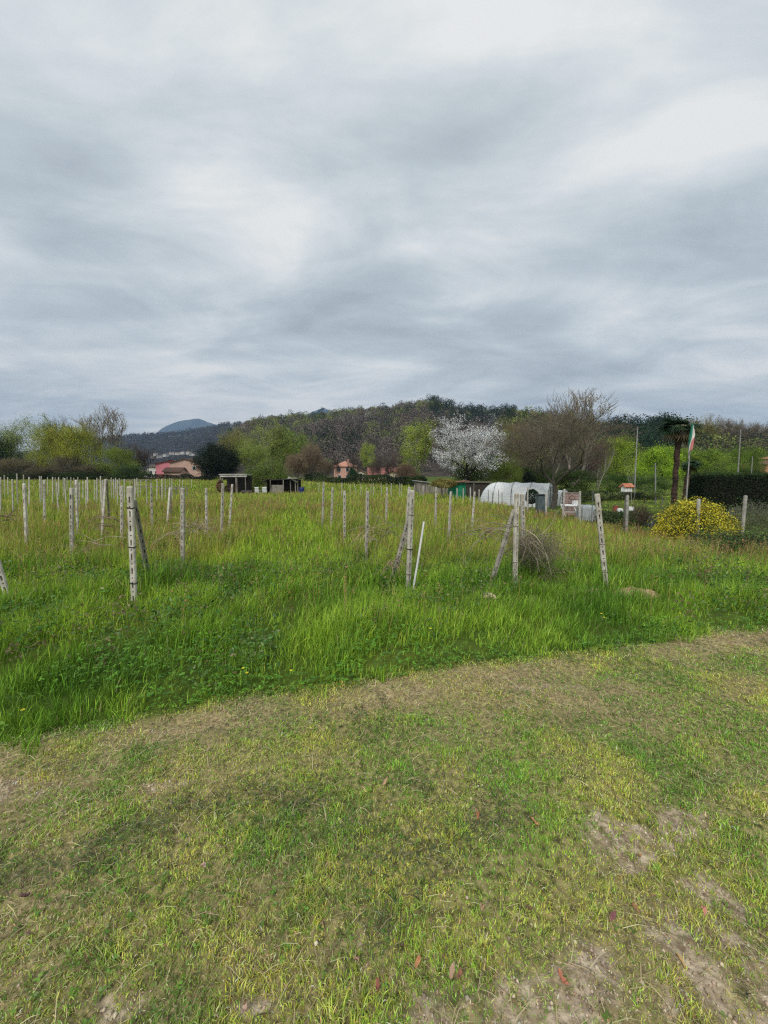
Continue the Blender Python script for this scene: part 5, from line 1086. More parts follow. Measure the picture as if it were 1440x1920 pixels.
# birdhouse on its post
g = gp(1177, 15.6); zt = W(1177, 921.5, 15.6).z
bh = tag(empty('birdhouse', (g.x, g.y, zt), 0.25), 'white wooden birdhouse with terracotta tile roof on a grey post', 'birdhouse'); bh.scale = (.66, .66, .72)
mb = MB(); mb.add([(-.26, -.16, 0), (.26, -.16, 0), (.26, .16, 0), (-.26, .16, 0), (-.26, -.16, .26), (.26, -.16, .26), (.26, .16, .26), (-.26, .16, .26), (-.26, 0, .40), (.26, 0, .40)], [(3, 2, 1, 0), (0, 1, 5, 4), (2, 3, 7, 6), (0, 4, 8, 7, 3), (1, 2, 6, 9, 5)]); mb.build('box', M_WHITE, bh)
M_TERRA = noise_mat('terracotta', (0.40, 0.13, 0.07), (0.62, 0.27, 0.16), 9, 0.85, None, 0.4)
for s in (-1, 1):
    mb = MB()
    for k in range(7): mb.tube([(-.30 + k * .10, s * 0.0, .425), (-.30 + k * .10, s * .24, .235)], 0.052, 6)
    mb.build('roof', M_TERRA, bh)
for (x) in (-0.12, 0.10): mb = MB(); mb.tube([(x, -.163, .09), (x, -.158, .09)], 0.028, 10); mb.build('entrance', M_TIE, bh)
mb = MB(); mb.box((0, 0, -0.02), (.6, .38, .035)); mb.build('floor_board', M_WOODG, bh)
mb = MB(); mb.box((0.05, 0.0, (g.z - zt) / 2 / .72 - 0.04), (0.15, 0.15, abs(zt - g.z) / .72)); mb.build('post', M_WOODG, bh)
# flag on its pole
M_POLE = noise_mat('pale_pole', (0.20, 0.20, 0.195), (0.32, 0.32, 0.31), 6, 0.5, None, 0)
Yf_ = 17.3; b, a = W(1288, 925, Yf_), W(1297.5, 791, Yf_); b.z = Hs(b.x, b.y)
fl = tag(empty('flagpole', b), 'tall pale flagpole with a limp green, white and red flag by the palm', 'flagpole')
mb = MB(); mb.tube([(0, 0, 0), (a - b) * .5, a - b], [.032, .026, .018], 8); mb.build('pole', M_POLE, fl)
mb = MB(); mb.tube([(a - b) - Vector((0, 0, .04)), (a - b) + Vector((0, 0, .04))], .04, 8); mb.build('finial', M_POLE, fl)
def flag():
    rng = random.Random(4); top = a - b; n, m = 25, 22; Hf = 1.55; vs = []; fs = []; mats = []
    for i in range(n):
        t = i / (n - 1)
        for j in range(m):
            s = j / (m - 1); wv = 0.04 + 0.095 * min(1, t * 2.2) * (1 - .35 * t)
            x = -0.03 + wv * (s - 0.28) * 1.5 + 0.03 * math.sin(s * 13 + t * 3) * (0.3 + t); y = -0.05 + 0.06 * math.sin(s * 9 + t * 4) * (.4 + t)
            z = -0.06 - t * Hf * (0.80 + .20 * math.cos(s * 2.5)) ; p = top + Vector((x - 0.055 * t * Hf * .6, y, z)); vs.append(p)
    me = bpy.data.meshes.new('flag'); 
    for i in range(n - 1):
        for j in range(m - 1): q = i * m + j; fs.append((q, q + 1, q + m + 1, q + m)); tt = i / n; s = j / m; k = s * 0.55 + tt * 0.8; mats.append(0 if k < 0.55 else 1 if k < 0.90 else 2)
    me.from_pydata(vs, [], fs); me.update()
    for nm, c in (('flag_green', (0.02, 0.17, 0.11)), ('flag_white', (0.60, 0.58, 0.57)), ('flag_red', (0.42, 0.15, 0.14))): me.materials.append(noise_mat(nm, c, tuple(min(1, q * 1.15) for q in c), 4, 0.8, None, 0))
    for p, k in zip(me.polygons, mats): p.material_index = k; p.use_smooth = True
    link('flag', me, None, fl)
flag()
for (tx, ty, bx, by, Yd, lb) in ((1195.5, 800, 1190.5, 905, 34, 'tall thin pale pole left of the bright green tree'), (1389, 805, 1383.5, 888, 36, 'tall thin pale pole rising above the cut hedge'), (1411, 856, 1409, 885, 40, 'short thin pale pole beside the orange house'), (1229, 868, 1229, 935, 30, 'thin grey garden pole in front of the bright green tree')):
    b, a = W(bx, by, Yd), W(tx, ty, Yd); d = a - b; b = b - d * ((b.z - Hs(b.x, Yd)) / d.z); mb = MB(); mb.tube([b, a], [.055, .04], 8); tag(mb.build('thin_pole', M_POLE), lb, 'pole', 'tall thin poles in the gardens')
# palms
def palm(name, label, tx, ty, bx, by, Y, r, nf, fl_, seed, drop=0.5):
    b, a = span(bx if 0 else tx, ty, bx, by, Y); root = tag(empty(name, b), label, 'palm'); top = a - b; rng = random.Random(seed); mb = MB()
    n = 46; pts = [top * (k / n) + Vector((0.02 * math.sin(k * .7), 0, 0)) for k in range(n + 1)]
    mb.tube(pts, [r * (1 + 0.16 * (k % 2)) * (1.08 - 0.16 * math.sin(k / n * 3)) for k in range(n + 1)], 10)
    for k in range(190):
        t = rng.uniform(0.02, 1); q = top * t; an = rng.uniform(0, 6.28); o = Vector((math.cos(an), math.sin(an), 0)); mb.tube([q + o * r * .85, q + o * r * 1.25 + Vector((0, 0, .06))], [0.022, 0.006], 4)
    mb.build('trunk', noise_mat(name + '_bark', (0.025, 0.016, 0.012), (0.085, 0.052, 0.038), 9, 0.95, None, 0.8, 30, stretch=(1, 1, .6)), root)
    r2 = np.random.default_rng(seed); V = []; Fq = []; C = []; bb = 0
    for k in range(nf):
        an = rng.uniform(0, 6.28); el = rng.uniform(-0.75, .75) if k % 3 else rng.uniform(-.2, .4); d = Vector((math.cos(an) * math.cos(el), math.sin(an) * math.cos(el), math.sin(el)))
        c = top + d * fl_ * 0.5; side = d.cross(Vector((0, 0, 1))).normalized(); upv = side.cross(d).normalized(); m = 18
        for j in range(m):   # fan leaf: folded narrow segments
            th = (j / (m - 1) - .5) * 2 * 1.9; dd = d * math.cos(th) + side * math.sin(th); L = fl_ * 0.62 * (0.75 + .25 * math.cos(th)) * rng.uniform(.85, 1.1); wd = dd.cross(upv).normalized() * 0.028
            p0 = c; p1 = c + dd * L * .6 + upv * .02; p2 = c + dd * L - Vector((0, 0, L * drop * rng.uniform(.4, 1)))
            V += [p0 - wd * .4, p0 + wd * .4, p1 + wd, p1 - wd, p2 + wd * .2, p2 - wd * .2]; Fq += [(bb, bb + 1, bb + 2, bb + 3), (bb + 3, bb + 2, bb + 4, bb + 5)]; bb += 6
            cc = np.array((0.020, 0.045, 0.018)) * rng.uniform(.6, 1.6) if el > -.4 else np.array((0.09, 0.075, 0.04)) * rng.uniform(.5, 1.3); C += [cc] * 6
        w = side * .008; V += [top - w, top + w, c + w, c - w]; Fq += [(bb, bb + 1, bb + 2, bb + 3)]; bb += 4; C += [np.array((.05, .07, .03))] * 4
    link('crown', np_mesh(name + '_crown', np.array([tuple(v) for v in V]), [np.array(Fq)], np.array(C)), M_DARKLEAF, root)
palm('palm_tree', 'tall palm with rough brown trunk leaning right under a dark fan crown', 1273, 803, 1263, 945, 19, 0.115, 36, 0.92, 5, .35)
palm('palm_tree', 'short palm with brown trunk just left of the flagpole foot', 1294, 872, 1283, 932, 21.5, 0.10, 22, 0.50, 6, .6)

# hedge, yellow bush
def hedge():
    rng = np.random.default_rng(91); x0 = W(1322, HZ, 22).x; zt = W(1380, 891, 22).z; x1 = x0 + 9; g = Hs(x0 + 2, 22); Hh = zt - g
    root = tag(empty('cut_hedge', (x0, 22, g)), 'tall square-cut dark green hedge behind the yellow bush', 'hedge'); L = x1 - x0
    mb = MB(); mb.box((L / 2, 0.7, Hh / 2 - .05), (L - .25, 1.15, Hh - .15)); mb.build('dark_core', M_WOODD, root)  # solid dark box stands in for the shaded inside of the hedge
    n = 46000; u = rng.random((n, 3)); side = rng.random(n); p = np.empty((n, 3)); p[:, 0] = u[:, 0] * L; p[:, 1] = 0.05 + 0.12 * rng.normal(0, .5, n); p[:, 2] = u[:, 2] * Hh
    t = side < .3; p[t, 1] = u[t, 1] * 1.4; p[t, 2] = Hh + rng.normal(0, .04, t.sum()); e = (side > .9); p[e, 0] = rng.normal(0, .05, e.sum()); p[e, 1] = u[e, 1] * 1.4
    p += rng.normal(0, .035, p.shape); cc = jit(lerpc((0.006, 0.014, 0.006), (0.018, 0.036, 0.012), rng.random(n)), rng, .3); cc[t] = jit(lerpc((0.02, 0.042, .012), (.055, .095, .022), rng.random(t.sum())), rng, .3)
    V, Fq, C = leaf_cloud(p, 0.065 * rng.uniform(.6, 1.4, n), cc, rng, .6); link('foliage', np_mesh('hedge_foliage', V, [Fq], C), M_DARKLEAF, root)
hedge()
def yellow_bush():
    rng = np.random.default_rng(93); Yb = 12.9; cx = W(1309, HZ, Yb).x; g = Hs(cx, Yb); zt = W(1309, 934, Yb).z; Hh = zt - g; rx = 76 / 720 * Yb
    root = tag(empty('yellow_bush', (cx, Yb, g)), 'rounded bush full of yellow flowers behind the fence at right', 'bush')
    mb = MB(); r2 = random.Random(3); tips = []
    for i in range(150):
        an = r2.uniform(0, 6.28); q = r2.uniform(.15, 1.0) ** .6; ht = Hh * (1.02 - 0.42 * q * q) * r2.uniform(.82, 1.04); pts = []
        for k in range(8):
            t = k / 7; rad = q * (t ** 1.15) * 1.02; z = ht * (math.sin(min(1, t * 1.15) * 1.75) ** .9 if t < .87 else 0.95 - (t - .87) * 1.6); pts.append((rad * rx * math.cos(an), rad * rx * .8 * math.sin(an), max(0.05, z)))
        mb.tube(pts, [.009 * (1 - .1 * k) for k in range(8)], 4, cap=False); tips += pts[3:]
    mb.build('stems', noise_mat('green_stems', (.05, .06, .02), (.12, .12, .05), 9, .9, None, 0), root)
    T = np.array(tips)
    def cloud(n, sc, size, cols, nm, mat, zmin):
        k = rng.integers(0, len(T), n); p = T[k] + rng.normal(0, sc, (n, 3)); p = p[p[:, 2] > Hh * zmin]; n = len(p); cc = jit(lerpc(cols[0], cols[1], rng.random(n)), rng, .14); V, Fq, C = leaf_cloud(p, size * rng.uniform(.6, 1.3, n), cc, rng, .8); link(nm, np_mesh('yellow_bush_' + nm, V, [Fq], C), mat, root)
    def dome(n, size, cols, nm, mat, r0):
        u = rng.normal(0, 1, (n, 3)); u[:, 2] = np.abs(u[:, 2]); u /= np.linalg.norm(u, axis=1)[:, None]; rr = rng.uniform(r0, 1, (n, 1)) ** .5 * (.80 + .32 * fbm(u[:, 0] * 3 + 4, u[:, 1] * 3 + u[:, 2] * 2, 1.5, 5, 3))[:, None]
        p = u * rr * np.array([rx, rx * .8, Hh * .95]); p[:, 2] += .04; cc = jit(lerpc(cols[0], cols[1], rng.random(n)), rng, .16); V, Fq, C = leaf_cloud(p, size * rng.uniform(.6, 1.3, n), cc, rng, .75); link(nm, np_mesh('yellow_bush_' + nm, V, [Fq], C), mat, root)
    dome(9000, .04, ((.06, .075, .02), (.20, .22, .05)), 'inner_leaves', M_LEAF, .15)
    dome(7500, .050, ((.78, .62, .02), (.93, .82, .12)), 'outer_flowers', M_PETAL, .62)
    cloud(7000, .07, .036, ((.04, .07, .015), (.13, .17, .03)), 'leaves', M_LEAF, .1)
    cloud(4200, .06, .042, ((.76, .60, .02), (.93, .82, .10)), 'flowers', M_PETAL, .16)
yellow_bush()

# ------------------------------------------------------------------ left sheds
M_TIN = noise_mat('grey_sheet', (0.28, 0.27, 0.25), (0.46, 0.45, 0.42), 4, 0.7, None, 0.3)
def lx(px, Y): return W(px, HZ, Y).x
Ys = 44
g = Vector((lx(413, Ys), Ys, Hs(lx(413, Ys), Ys))); z2 = lambda py: W(430, py, Ys).z - g.z
le = tag(empty('lean_to', g), 'open wooden lean-to with flat grey roof beside the evergreen tree', 'shelter')
Lw = lx(462, Ys) - g.x
mb = MB(); mb.box((Lw / 2, 0.8, z2(889.5)), (Lw + .2, 2.0, .09)); mb.box((Lw / 2 + .1, -0.22, z2(893)), (Lw, .06, .16)); mb.build('roof', M_TIN, le)
for x in (0.03, 0.25, Lw * .6, Lw * .64, Lw - .1): mb = MB(); mb.box((x, -.12, z2(890) / 2), (.09, .09, z2(890))); mb.build('leg', M_WOODG, le)
mb = MB(); mb.box((Lw / 2, 1.7, z2(893) / 2), (Lw, .05, z2(893))); mb.build('back_wall', M_WOODD, le)
g2 = Vector((lx(497, Ys), Ys, Hs(lx(505, Ys), Ys))); z3 = lambda py: W(520, py, Ys).z - g2.z; Lw = lx(558, Ys) - g2.x
ds = tag(empty('dark_shed', g2), 'low dark wooden shed with sagging roof and pale board panel', 'shed'); zr = z3(899)
mb = MB(); mb.box((Lw / 2, 1.0, zr), (Lw, 2.2, .10), Matrix.Rotation(R(-2), 3, 'Y')); mb.box((Lw * .05, 0, zr - .12), (.7, 2.0, .06), Matrix.Rotation(R(-28), 3, 'Y')); mb.build('roof', M_WOODD, ds)
mb = MB(); mb.box((Lw / 2, 1.9, zr / 2 - .05), (Lw - .1, .05, zr)); mb.box((.15, 1.0, zr / 2 - .05), (.05, 1.8, zr - .1)); mb.build('wall', M_WOODD, ds)
mb = MB(); mb.box((Lw * .36, -.05, z3(909) / 2), (Lw * .36, .06, z3(909.5))); mb.build('board_panel', noise_mat('pale_board', (.15, .14, .11), (.28, .26, .22), 4, .9, None, .3), ds)
for x in (.02, Lw * .16, Lw * .56, Lw * .78, Lw * .93, Lw): mb = MB(); mb.box((x, -.1, zr / 2 - .06), (.10, .09, zr)); mb.build('leg', M_WOODG, ds)
mb = MB(); mb.box((Lw * .86, -.2, zr - .02), (1.15, .06, .14), Matrix.Rotation(R(30), 3, 'Y')); mb.build('brace', M_TIN, ds); mb = MB(); mb.box((Lw * .88, -.15, zr + .14), (1.1, 1.2, .05)); mb.build('upper_sheet', M_TIN, ds)
# white plastic chairs
def chair(px, Y, rz, lb):
    g = Vector((lx(px, Y), Y, Hs(lx(px, Y), Y))); c = tag(empty('garden_chair', g, rz), lb, 'chair', 'white garden chairs by the dark shed')
    mb = MB(); mb.box((0, 0, .45), (.5, .48, .04)); mb.build('seat', M_WHITE, c, .01)
    mb = MB()
    for k in range(5): mb.box((-.19 + k * .095, .25, .72), (.05, .03, .5))
    mb.box((0, .25, .98), (.5, .035, .08)); mb.build('backrest', M_WHITE, c)
    for x in (-.22, .22):
        for y in (-.2, .22): mb = MB(); mb.box((x, y, .22), (.06, .06, .45)); mb.build('leg', M_WHITE, c)
        mb = MB(); mb.box((x * 1.1, 0, .66), (.06, .48, .04)); mb.build('armrest', M_WHITE, c)
chair(482.5, 43, 2.9, 'white plastic garden chair further left of the dark shed'); chair(494.5, 43, 0.3, 'white plastic garden chair close beside the dark shed')
g = Vector((lx(565, 43), 43, Hs(lx(565, 43), 43))); bl = tag(empty('blue_barrel', g), 'blue plastic barrel right of the dark shed', 'barrel'); mb = MB(); mb.tube([(0, 0, 0), (0, 0, .1), (0, 0, .8), (0, 0, .9)], [.26, .30, .30, .26], 14); mb.build('body', noise_mat('blue_plastic', (.01, .02, .12), (.02, .04, .2), 4, .4, None, 0), bl); mb = MB(); mb.tube([(0, 0, .9), (0, 0, .94)], [.2, .2], 12); mb.build('lid', M_TIE, bl)
g = Vector((lx(410.5, 42.5), 42.5, Hs(lx(410.5, 42.5), 42.5))); foliage_blob('rusty_bush', 'reddish-brown dry bush at the left post of the lean-to', 'bush', 412, 43, 1.0, .45, .4, .7, 1200, .10, ((.10, .04, .03), (.24, .11, .08)), 77, M_LEAF)
foliage_blob('rusty_heap', 'reddish brown dry plants under the open lean-to', 'plants', 432, 44.3, .6, 1.0, .5, .6, 1600, .10, ((.05, .025, .018), (.16, .08, .055)), 78, M_LEAF)
tarp(463, 43.5, 1.2, .9, .62, 'dark_cover', 'black sheet over a low stack between lean-to and chairs', (.02, .02, .02), 73)
# low arched net and railing rack of thin bars left (far end of left field)
rk = tag(empty('vine_rack', W(290, 912, 30)), 'low wooden rack with crossbars left in front of the pink house', 'rack'); bpy.context.view_layer.update()
for (x0, y0, x1, y1) in ((180, 901, 283, 900), (262, 912, 350, 913), (300, 917, 352, 916)):
    mb = MB(); mb.tube([W(x0, y0, 30), W(x1, y1, 30)], .035, 5); to_local(mb.build('crossbar', M_WOODG), rk)
for px in (181, 215, 250, 283, 300, 330, 350):
    a = W(px, 901 if px < 290 else 913, 30); mb = MB(); mb.tube([Vector((a.x, 30.0, Hs(a.x, 30) - .05)), a], .04, 5); to_local(mb.build('leg', M_WOODG), rk)

# ------------------------------------------------------------------ houses
M_GLASS = noise_mat('dark_glass', (.02, .025, .03), (.05, .06, .07), 2, .2, None, 0)
def plaster(name, c): return noise_mat(name, tuple(q * .85 for q in c), c, .8, .9, None, .1)
def tile(name, c): return noise_mat(name, tuple(q * .6 for q in c), c, 2.5, .9, None, .4, stretch=(1, 1, 1))
def house(name, label, px, Y, w, d, h, rh, wall, roof, rz=0, kind='gable', wins=(), chim=True, z0=None, over=.4, door=None, cat='house', zoff=0):
    c = W(px, HZ, Y); g = (Hs(c.x, Y) if z0 is None else z0) + zoff; t = tag(empty(name, (c.x, Y, g), rz), label, cat)
    wm = plaster(name + '_wall', wall); rm = tile(name + '_roof', roof); mb = MB(); a, b = w / 2, d / 2
    vs = [(-a, -b, -1), (a, -b, -1), (a, b, -1), (-a, b, -1), (-a, -b, h), (a, -b, h), (a, b, h), (-a, b, h)]
    if kind == 'gable': vs += [(-a, 0, h + rh * .97), (a, 0, h + rh * .97)]; fs = [(0, 1, 5, 4), (2, 3, 7, 6), (0, 4, 8, 7, 3), (1, 2, 6, 9, 5)]
    elif kind == 'gable_front': vs += [(0, -b, h + rh * .97), (0, b, h + rh * .97)]; fs = [(0, 1, 5, 8, 4), (2, 3, 7, 9, 6), (1, 2, 6, 5), (3, 0, 4, 7)]
    else: fs = [(0, 1, 5, 4), (1, 2, 6, 5), (2, 3, 7, 6), (3, 0, 4, 7)]
    mb.add(vs, fs); mb.build('wall', wm, t)
    A, B, th = a + over, b + over, .16; k = rh / b if kind == 'gable' else rh / a; ze = h - over * (k if kind != 'hip' else rh / b); mb = MB()
    if kind == 'gable': ring = [(-A, -B), (A, -B), (A, B), (-A, B)]; top = [(-A, 0), (A, 0)]; F2 = [(0, 1, 5, 4), (2, 3, 4, 5)]
    elif kind == 'gable_front': ring = [(-A, -B), (A, -B), (A, B), (-A, B)]; top = [(0, -B), (0, B)]; F2 = [(1, 2, 5, 4), (3, 0, 4, 5)]
    else: ring = [(-A, -B), (A, -B), (A, B), (-A, B)]; top = [(-max(A - B, .01), 0), (max(A - B, .01), 0)]; F2 = [(0, 1, 5, 4), (1, 2, 5), (2, 3, 4, 5), (3, 0, 4)]
    lo = [(x, y, ze + .02) for x, y in ring] + [(x, y, h + rh + .02) for x, y in top]; hi = [(x, y, z + th) for x, y, z in lo]
    edges = [(0, 1), (1, 2), (2, 3), (3, 0)] if kind == 'hip' else [(0, 1), (2, 3), (1, 5), (5, 2), (3, 4), (4, 0)] if kind == 'gable' else [(1, 2), (3, 0), (0, 4), (4, 1), (2, 5), (5, 3)]
    mb.add(lo + hi, [tuple(i + 6 for i in f) for f in F2] + [tuple(reversed(f)) for f in F2] + [(i, j, j + 6, i + 6) for i, j in edges]); rf = mb.build('roof', rm, t)
    if chim: mb = MB(); mb.box((a * .3, 0, h + rh * .9), (.6, .6, 1.5)); mb.box((a * .3, 0, h + rh * .9 + .8), (.8, .8, .12)); mb.build('chimney', wm, rf)
    for (x, z, ww, hh) in wins:
        mb = MB(); mb.box((x, -b - .02, z), (ww + .16, .08, hh + .16)); wf = mb.build('window', M_WHITE, t); mb = MB(); mb.box((x, -b - .05, z), (ww, .06, hh)); mb.build('pane', M_GLASS, wf)
    if door: mb = MB(); mb.box((door[0], -b - .03, .9), (door[1], .08, 2.2)); mb.build('door', M_WOODD, t)
    return t
def zz(py, Y): return W(720, py, Y).z
house('pink_house', 'pink house with dark red roof behind the left field', 331, 124, 9, 9, zz(870.5, 124) + .3, 1.1, (0.72, 0.25, 0.30), (0.16, 0.05, 0.04), R(12), 'gable_front', ((2.2, 3.6, .9, 1.1),), False)
house('salmon_house', 'pale salmon house with brown gable roof touching the pink house', 357, 118, 8.4, 9, zz(868.5, 118) + .3, 1.1, (0.62, 0.41, 0.33), (0.13, 0.08, 0.055), R(10), 'gable_front', ((-.1, 1.2, .7, 1.0), (2.4, 3.2, .8, 1.0)), False)
house('pink_annex', 'low pink annex with lean roof before the pink house', 329, 112, 4.8, 3.5, zz(884, 112) + .3, 1.0, (0.60, 0.38, 0.33), (0.14, 0.08, 0.06), 0, 'gable', (), False)
house('white_house', 'white house with dark balconies left of the pink house', 304, 140, 6.5, 7, zz(876, 140) + .3, .9, (0.72, 0.70, 0.66), (0.12, 0.10, 0.09), 0, 'gable', ((-2, 1.6, 1, 1.6), (0, 1.6, 1, 1.6), (2, 1.6, 1, 1.6)), False)
house('low_white_house', 'long low white building at the foot of the left ridge', 285, 150, 7, 6, zz(888, 150) + .5, 1.0, (0.55, 0.53, 0.48), (0.16, 0.12, 0.10), 0, 'gable', ((-2, .9, .9, 1), (1, .9, .9, 1)), False)
house('villa', 'salmon villa with terracotta hip roof behind bare trees', 647, 128, 7.2, 7.2, zz(874.5, 128) + .8, 1.6, (0.60, 0.34, 0.27), (0.56, 0.28, 0.20), .15, 'hip', ((-2, 3.4, .9, 1.3), (0.6, 3.4, .9, 1.3), (-2, .9, .9, 1.3), (.6, .9, .9, 1.3)), True)
house('cream_house', 'small cream house right of the villa and its conifer', 676, 122, 3.6, 5, zz(886, 122) + .6, .9, (0.58, 0.53, 0.42), (0.26, 0.14, 0.10), 0, 'gable_front', ((.2, 1.6, .7, 1),), False)
house('long_house', 'long cream house with red tile roof and front gable', 724, 116, 10.5, 7, zz(891, 116) + 1.0, 1.9, (0.55, 0.45, 0.28), (0.33, 0.13, 0.11), .05, 'gable', ((-4, 1.2, .9, 1.2), (3.6, 1.2, .9, 1.2)), True)
house('gabled_wing', 'cream wing with brown gable before the long house', 735, 108, 5.0, 3, zz(892, 108) + .9, 1.2, (0.58, 0.50, 0.30), (0.17, 0.09, 0.07), .05, 'gable_front', ((-1, 1.1, .8, 1.2), (1, 1.1, .8, 1.2)), False)
house('ochre_house', 'ochre low house right of the long house', 762, 118, 4.6, 5, zz(893, 118) + 1.0, .8, (0.45, 0.33, 0.17), (0.20, 0.12, 0.08), 0, 'gable', ((0, 1.2, .8, 1),), False)
house('rose_hut', 'small rose-red building below the tall light green tree', 783, 96, 2.4, 4, zz(901, 96) + .8, .8, (0.45, 0.18, 0.17), (0.42, 0.16, 0.14), 0, 'gable', (), False)
hz0 = W(1430, 884, 95).z
house('orange_house', 'orange house with brown roofs above the hedge at right', 1444, 95, 7.5, 7, zz(871, 95) - zz(884, 95), 1.0, (0.60, 0.30, 0.17), (0.24, 0.12, 0.09), -.1, 'hip', ((-2, .9, .9, .9),), False, z0=zz(884, 95))
house('orange_upper_house', 'upper orange storey with tile roof behind the orange house', 1446, 101, 5.0, 5, zz(861, 101) - zz(882, 101), .7, (0.66, 0.36, 0.22), (0.50, 0.22, 0.13), -.1, 'hip', ((-1, 1.9, .8, .8),), False, z0=zz(882, 101))
# village on the far ridge slope
rng_ = random.Random(17); vill = []
for i in range(17):
    px = 288 + i * 5.6 + rng_.uniform(-1.5, 1.5); Yv = 860 + rng_.uniform(0, 60); x = (px - 720) / 720 * Yv; zt = float(hill_z('dark_ridge', np.array([x]), np.array([Yv]))[0]); zp = W(px, 857 - 5 * math.exp(-((px - 340) / 25) ** 2) + rng_.uniform(-2.5, 2.5), Yv).z
    h = house('village_house', f'{ORD[i]} from the left of the tiny pale village houses on the ridge', px, Yv, rng_.uniform(5, 8), 7, rng_.uniform(3.5, 5.5), 1.6, (0.62, 0.60, 0.56) if i % 3 else (0.55, 0.48, 0.40), (0.18, 0.13, 0.11), rng_.uniform(-.4, .4), 'gable', ((0, 2, 1.2, 1.4),), False, z0=zp); h['group'] = 'village houses on the far ridge'
# ------------------------------------------------------------------ field edge hedge rows (low)
def hedge_row(name, label, pts, hgt, dep, n, size, cols, seed):
    rng = np.random.default_rng(seed); Q = [gp(px, Y) for px, Y in pts]; P_ = []
    for k in range(n):
        t = rng.random() * (len(Q) - 1); i = int(t); f = t - i; q = Q[i].lerp(Q[i + 1], f); hh = hgt * (0.6 + 0.8 * vnoise(np.array([q.x]), np.array([q.y]), .35, seed)[0]); P_.append((q.x + rng.normal(0, .1), q.y + rng.uniform(-dep / 2, dep / 2), q.z + hh * rng.random() ** .7))
    p = np.array(P_); cl = fbm(p[:, 0], p[:, 1], .5, seed, 3); V, Fq, C = leaf_cloud(p, size * rng.uniform(.5, 1.4, n), jit(lerpc(cols[0], cols[1], np.clip((cl - .3) * 2.4, 0, 1)), rng, .3), rng, .7); o = tag(link(name, np_mesh(name, V, [Fq], C), M_LEAF), label, 'hedge'); return o
hedge_row('low_hedge', 'dark low hedge along the far edge of the central field', [(570, 84), (640, 78), (700, 72), (760, 66), (800, 58)], 1.9, 1.5, 15000, .20, ((.018, .032, .012), (.06, .09, .022)), 201)
hedge_row('low_hedge', 'dark low hedge in front of the pink and salmon houses', [(285, 92), (330, 90), (375, 88), (400, 80)], 1.3, 1.5, 6000, .20, ((.015, .022, .01), (.045, .06, .02)), 202)
hedge_row('low_hedge', 'dark brush along the foot of the left grove', [(-150, 90), (0, 90), (130, 88), (290, 90)], 1.2, 2, 12000, .22, ((.014, .017, .008), (.05, .06, .022)), 203)
hedge_row('garden_plants', 'row of low dark vegetables and plants along the wire fence', [(1110, 19), (1150, 18), (1200, 17.5), (1250, 16.5)], .55, 1.5, 5000, .07, ((.02, .04, .015), (.07, .11, .03)), 204)
hedge_row('garden_thicket', 'dark overgrown border behind the garden tables', [(1045, 30), (1090, 31), (1130, 33), (1180, 34), (1240, 34)], 1.0, 1.5, 9000, .11, ((.02, .032, .012), (.075, .10, .03)), 205)
# ------------------------------------------------------------------ small things on the ground
def soil_mound(px, py, rx, ry, h, label, seed):
    c = P(px, py, -.05); n = 25; vs = []; fs = []
    for i in range(n):
        for j in range(n):
            a, b = (i / (n - 1) - .5) * 2, (j / (n - 1) - .5) * 2; r = math.hypot(a, b); x, y = c.x + a * rx, c.y + b * ry; z = Hs(x, y) - .03 + h * max(0, 1 - r * r) * (0.5 + float(fbm(np.array([x]), np.array([y]), 9, seed)[0])) + .02 * float(fbm(np.array([x]), np.array([y]), 40, seed)[0]); vs.append((x, y, z))
    for i in range(n - 1):
        for j in range(n - 1): q = i * n + j; fs.append((q, q + n, q + n + 1, q + 1))
    me = bpy.data.meshes.new('soil_mound'); me.from_pydata(vs, [], fs); me.update(); return tag(link('soil_mound', me, noise_mat('dug_soil', (.22, .13, .07), (.52, .36, .22), 14, .95, None, .8, 60)), label, 'soil mound')
soil_mound(1192, 1119, .34, .2, .10, 'heap of light brown dug soil right of the leaning post', 5)
soil_mound(1118, 1112, .20, .12, .05, 'flat patch of brown soil at the foot of the leaning post', 6)
def rock(px, py, r, label):
    c = P(px, py, -.02); rng = random.Random(7); import bmesh as bm_; b = bm_.new(); bm_.ops.create_icosphere(b, subdivisions=3, radius=r)
    for v in b.verts: n = v.co.normalized(); v.co *= 1 + .25 * math.sin(n.x * 5 + 1) * math.cos(n.y * 4) + rng.uniform(-.04, .04); v.co.z *= .6; v.co.x *= 1.4
    me = bpy.data.meshes.new('pale_stone'); b.to_mesh(me); b.free(); return tag(link('pale_stone', me, noise_mat('pale_stone', (.40, .28, .17), (.68, .56, .42), 20, .9, None, .6), None, c + Vector((0, 0, .10))), label, 'stone')
rock(916, 1133, .065, 'pale flat stone lying in the grass below the centre posts')
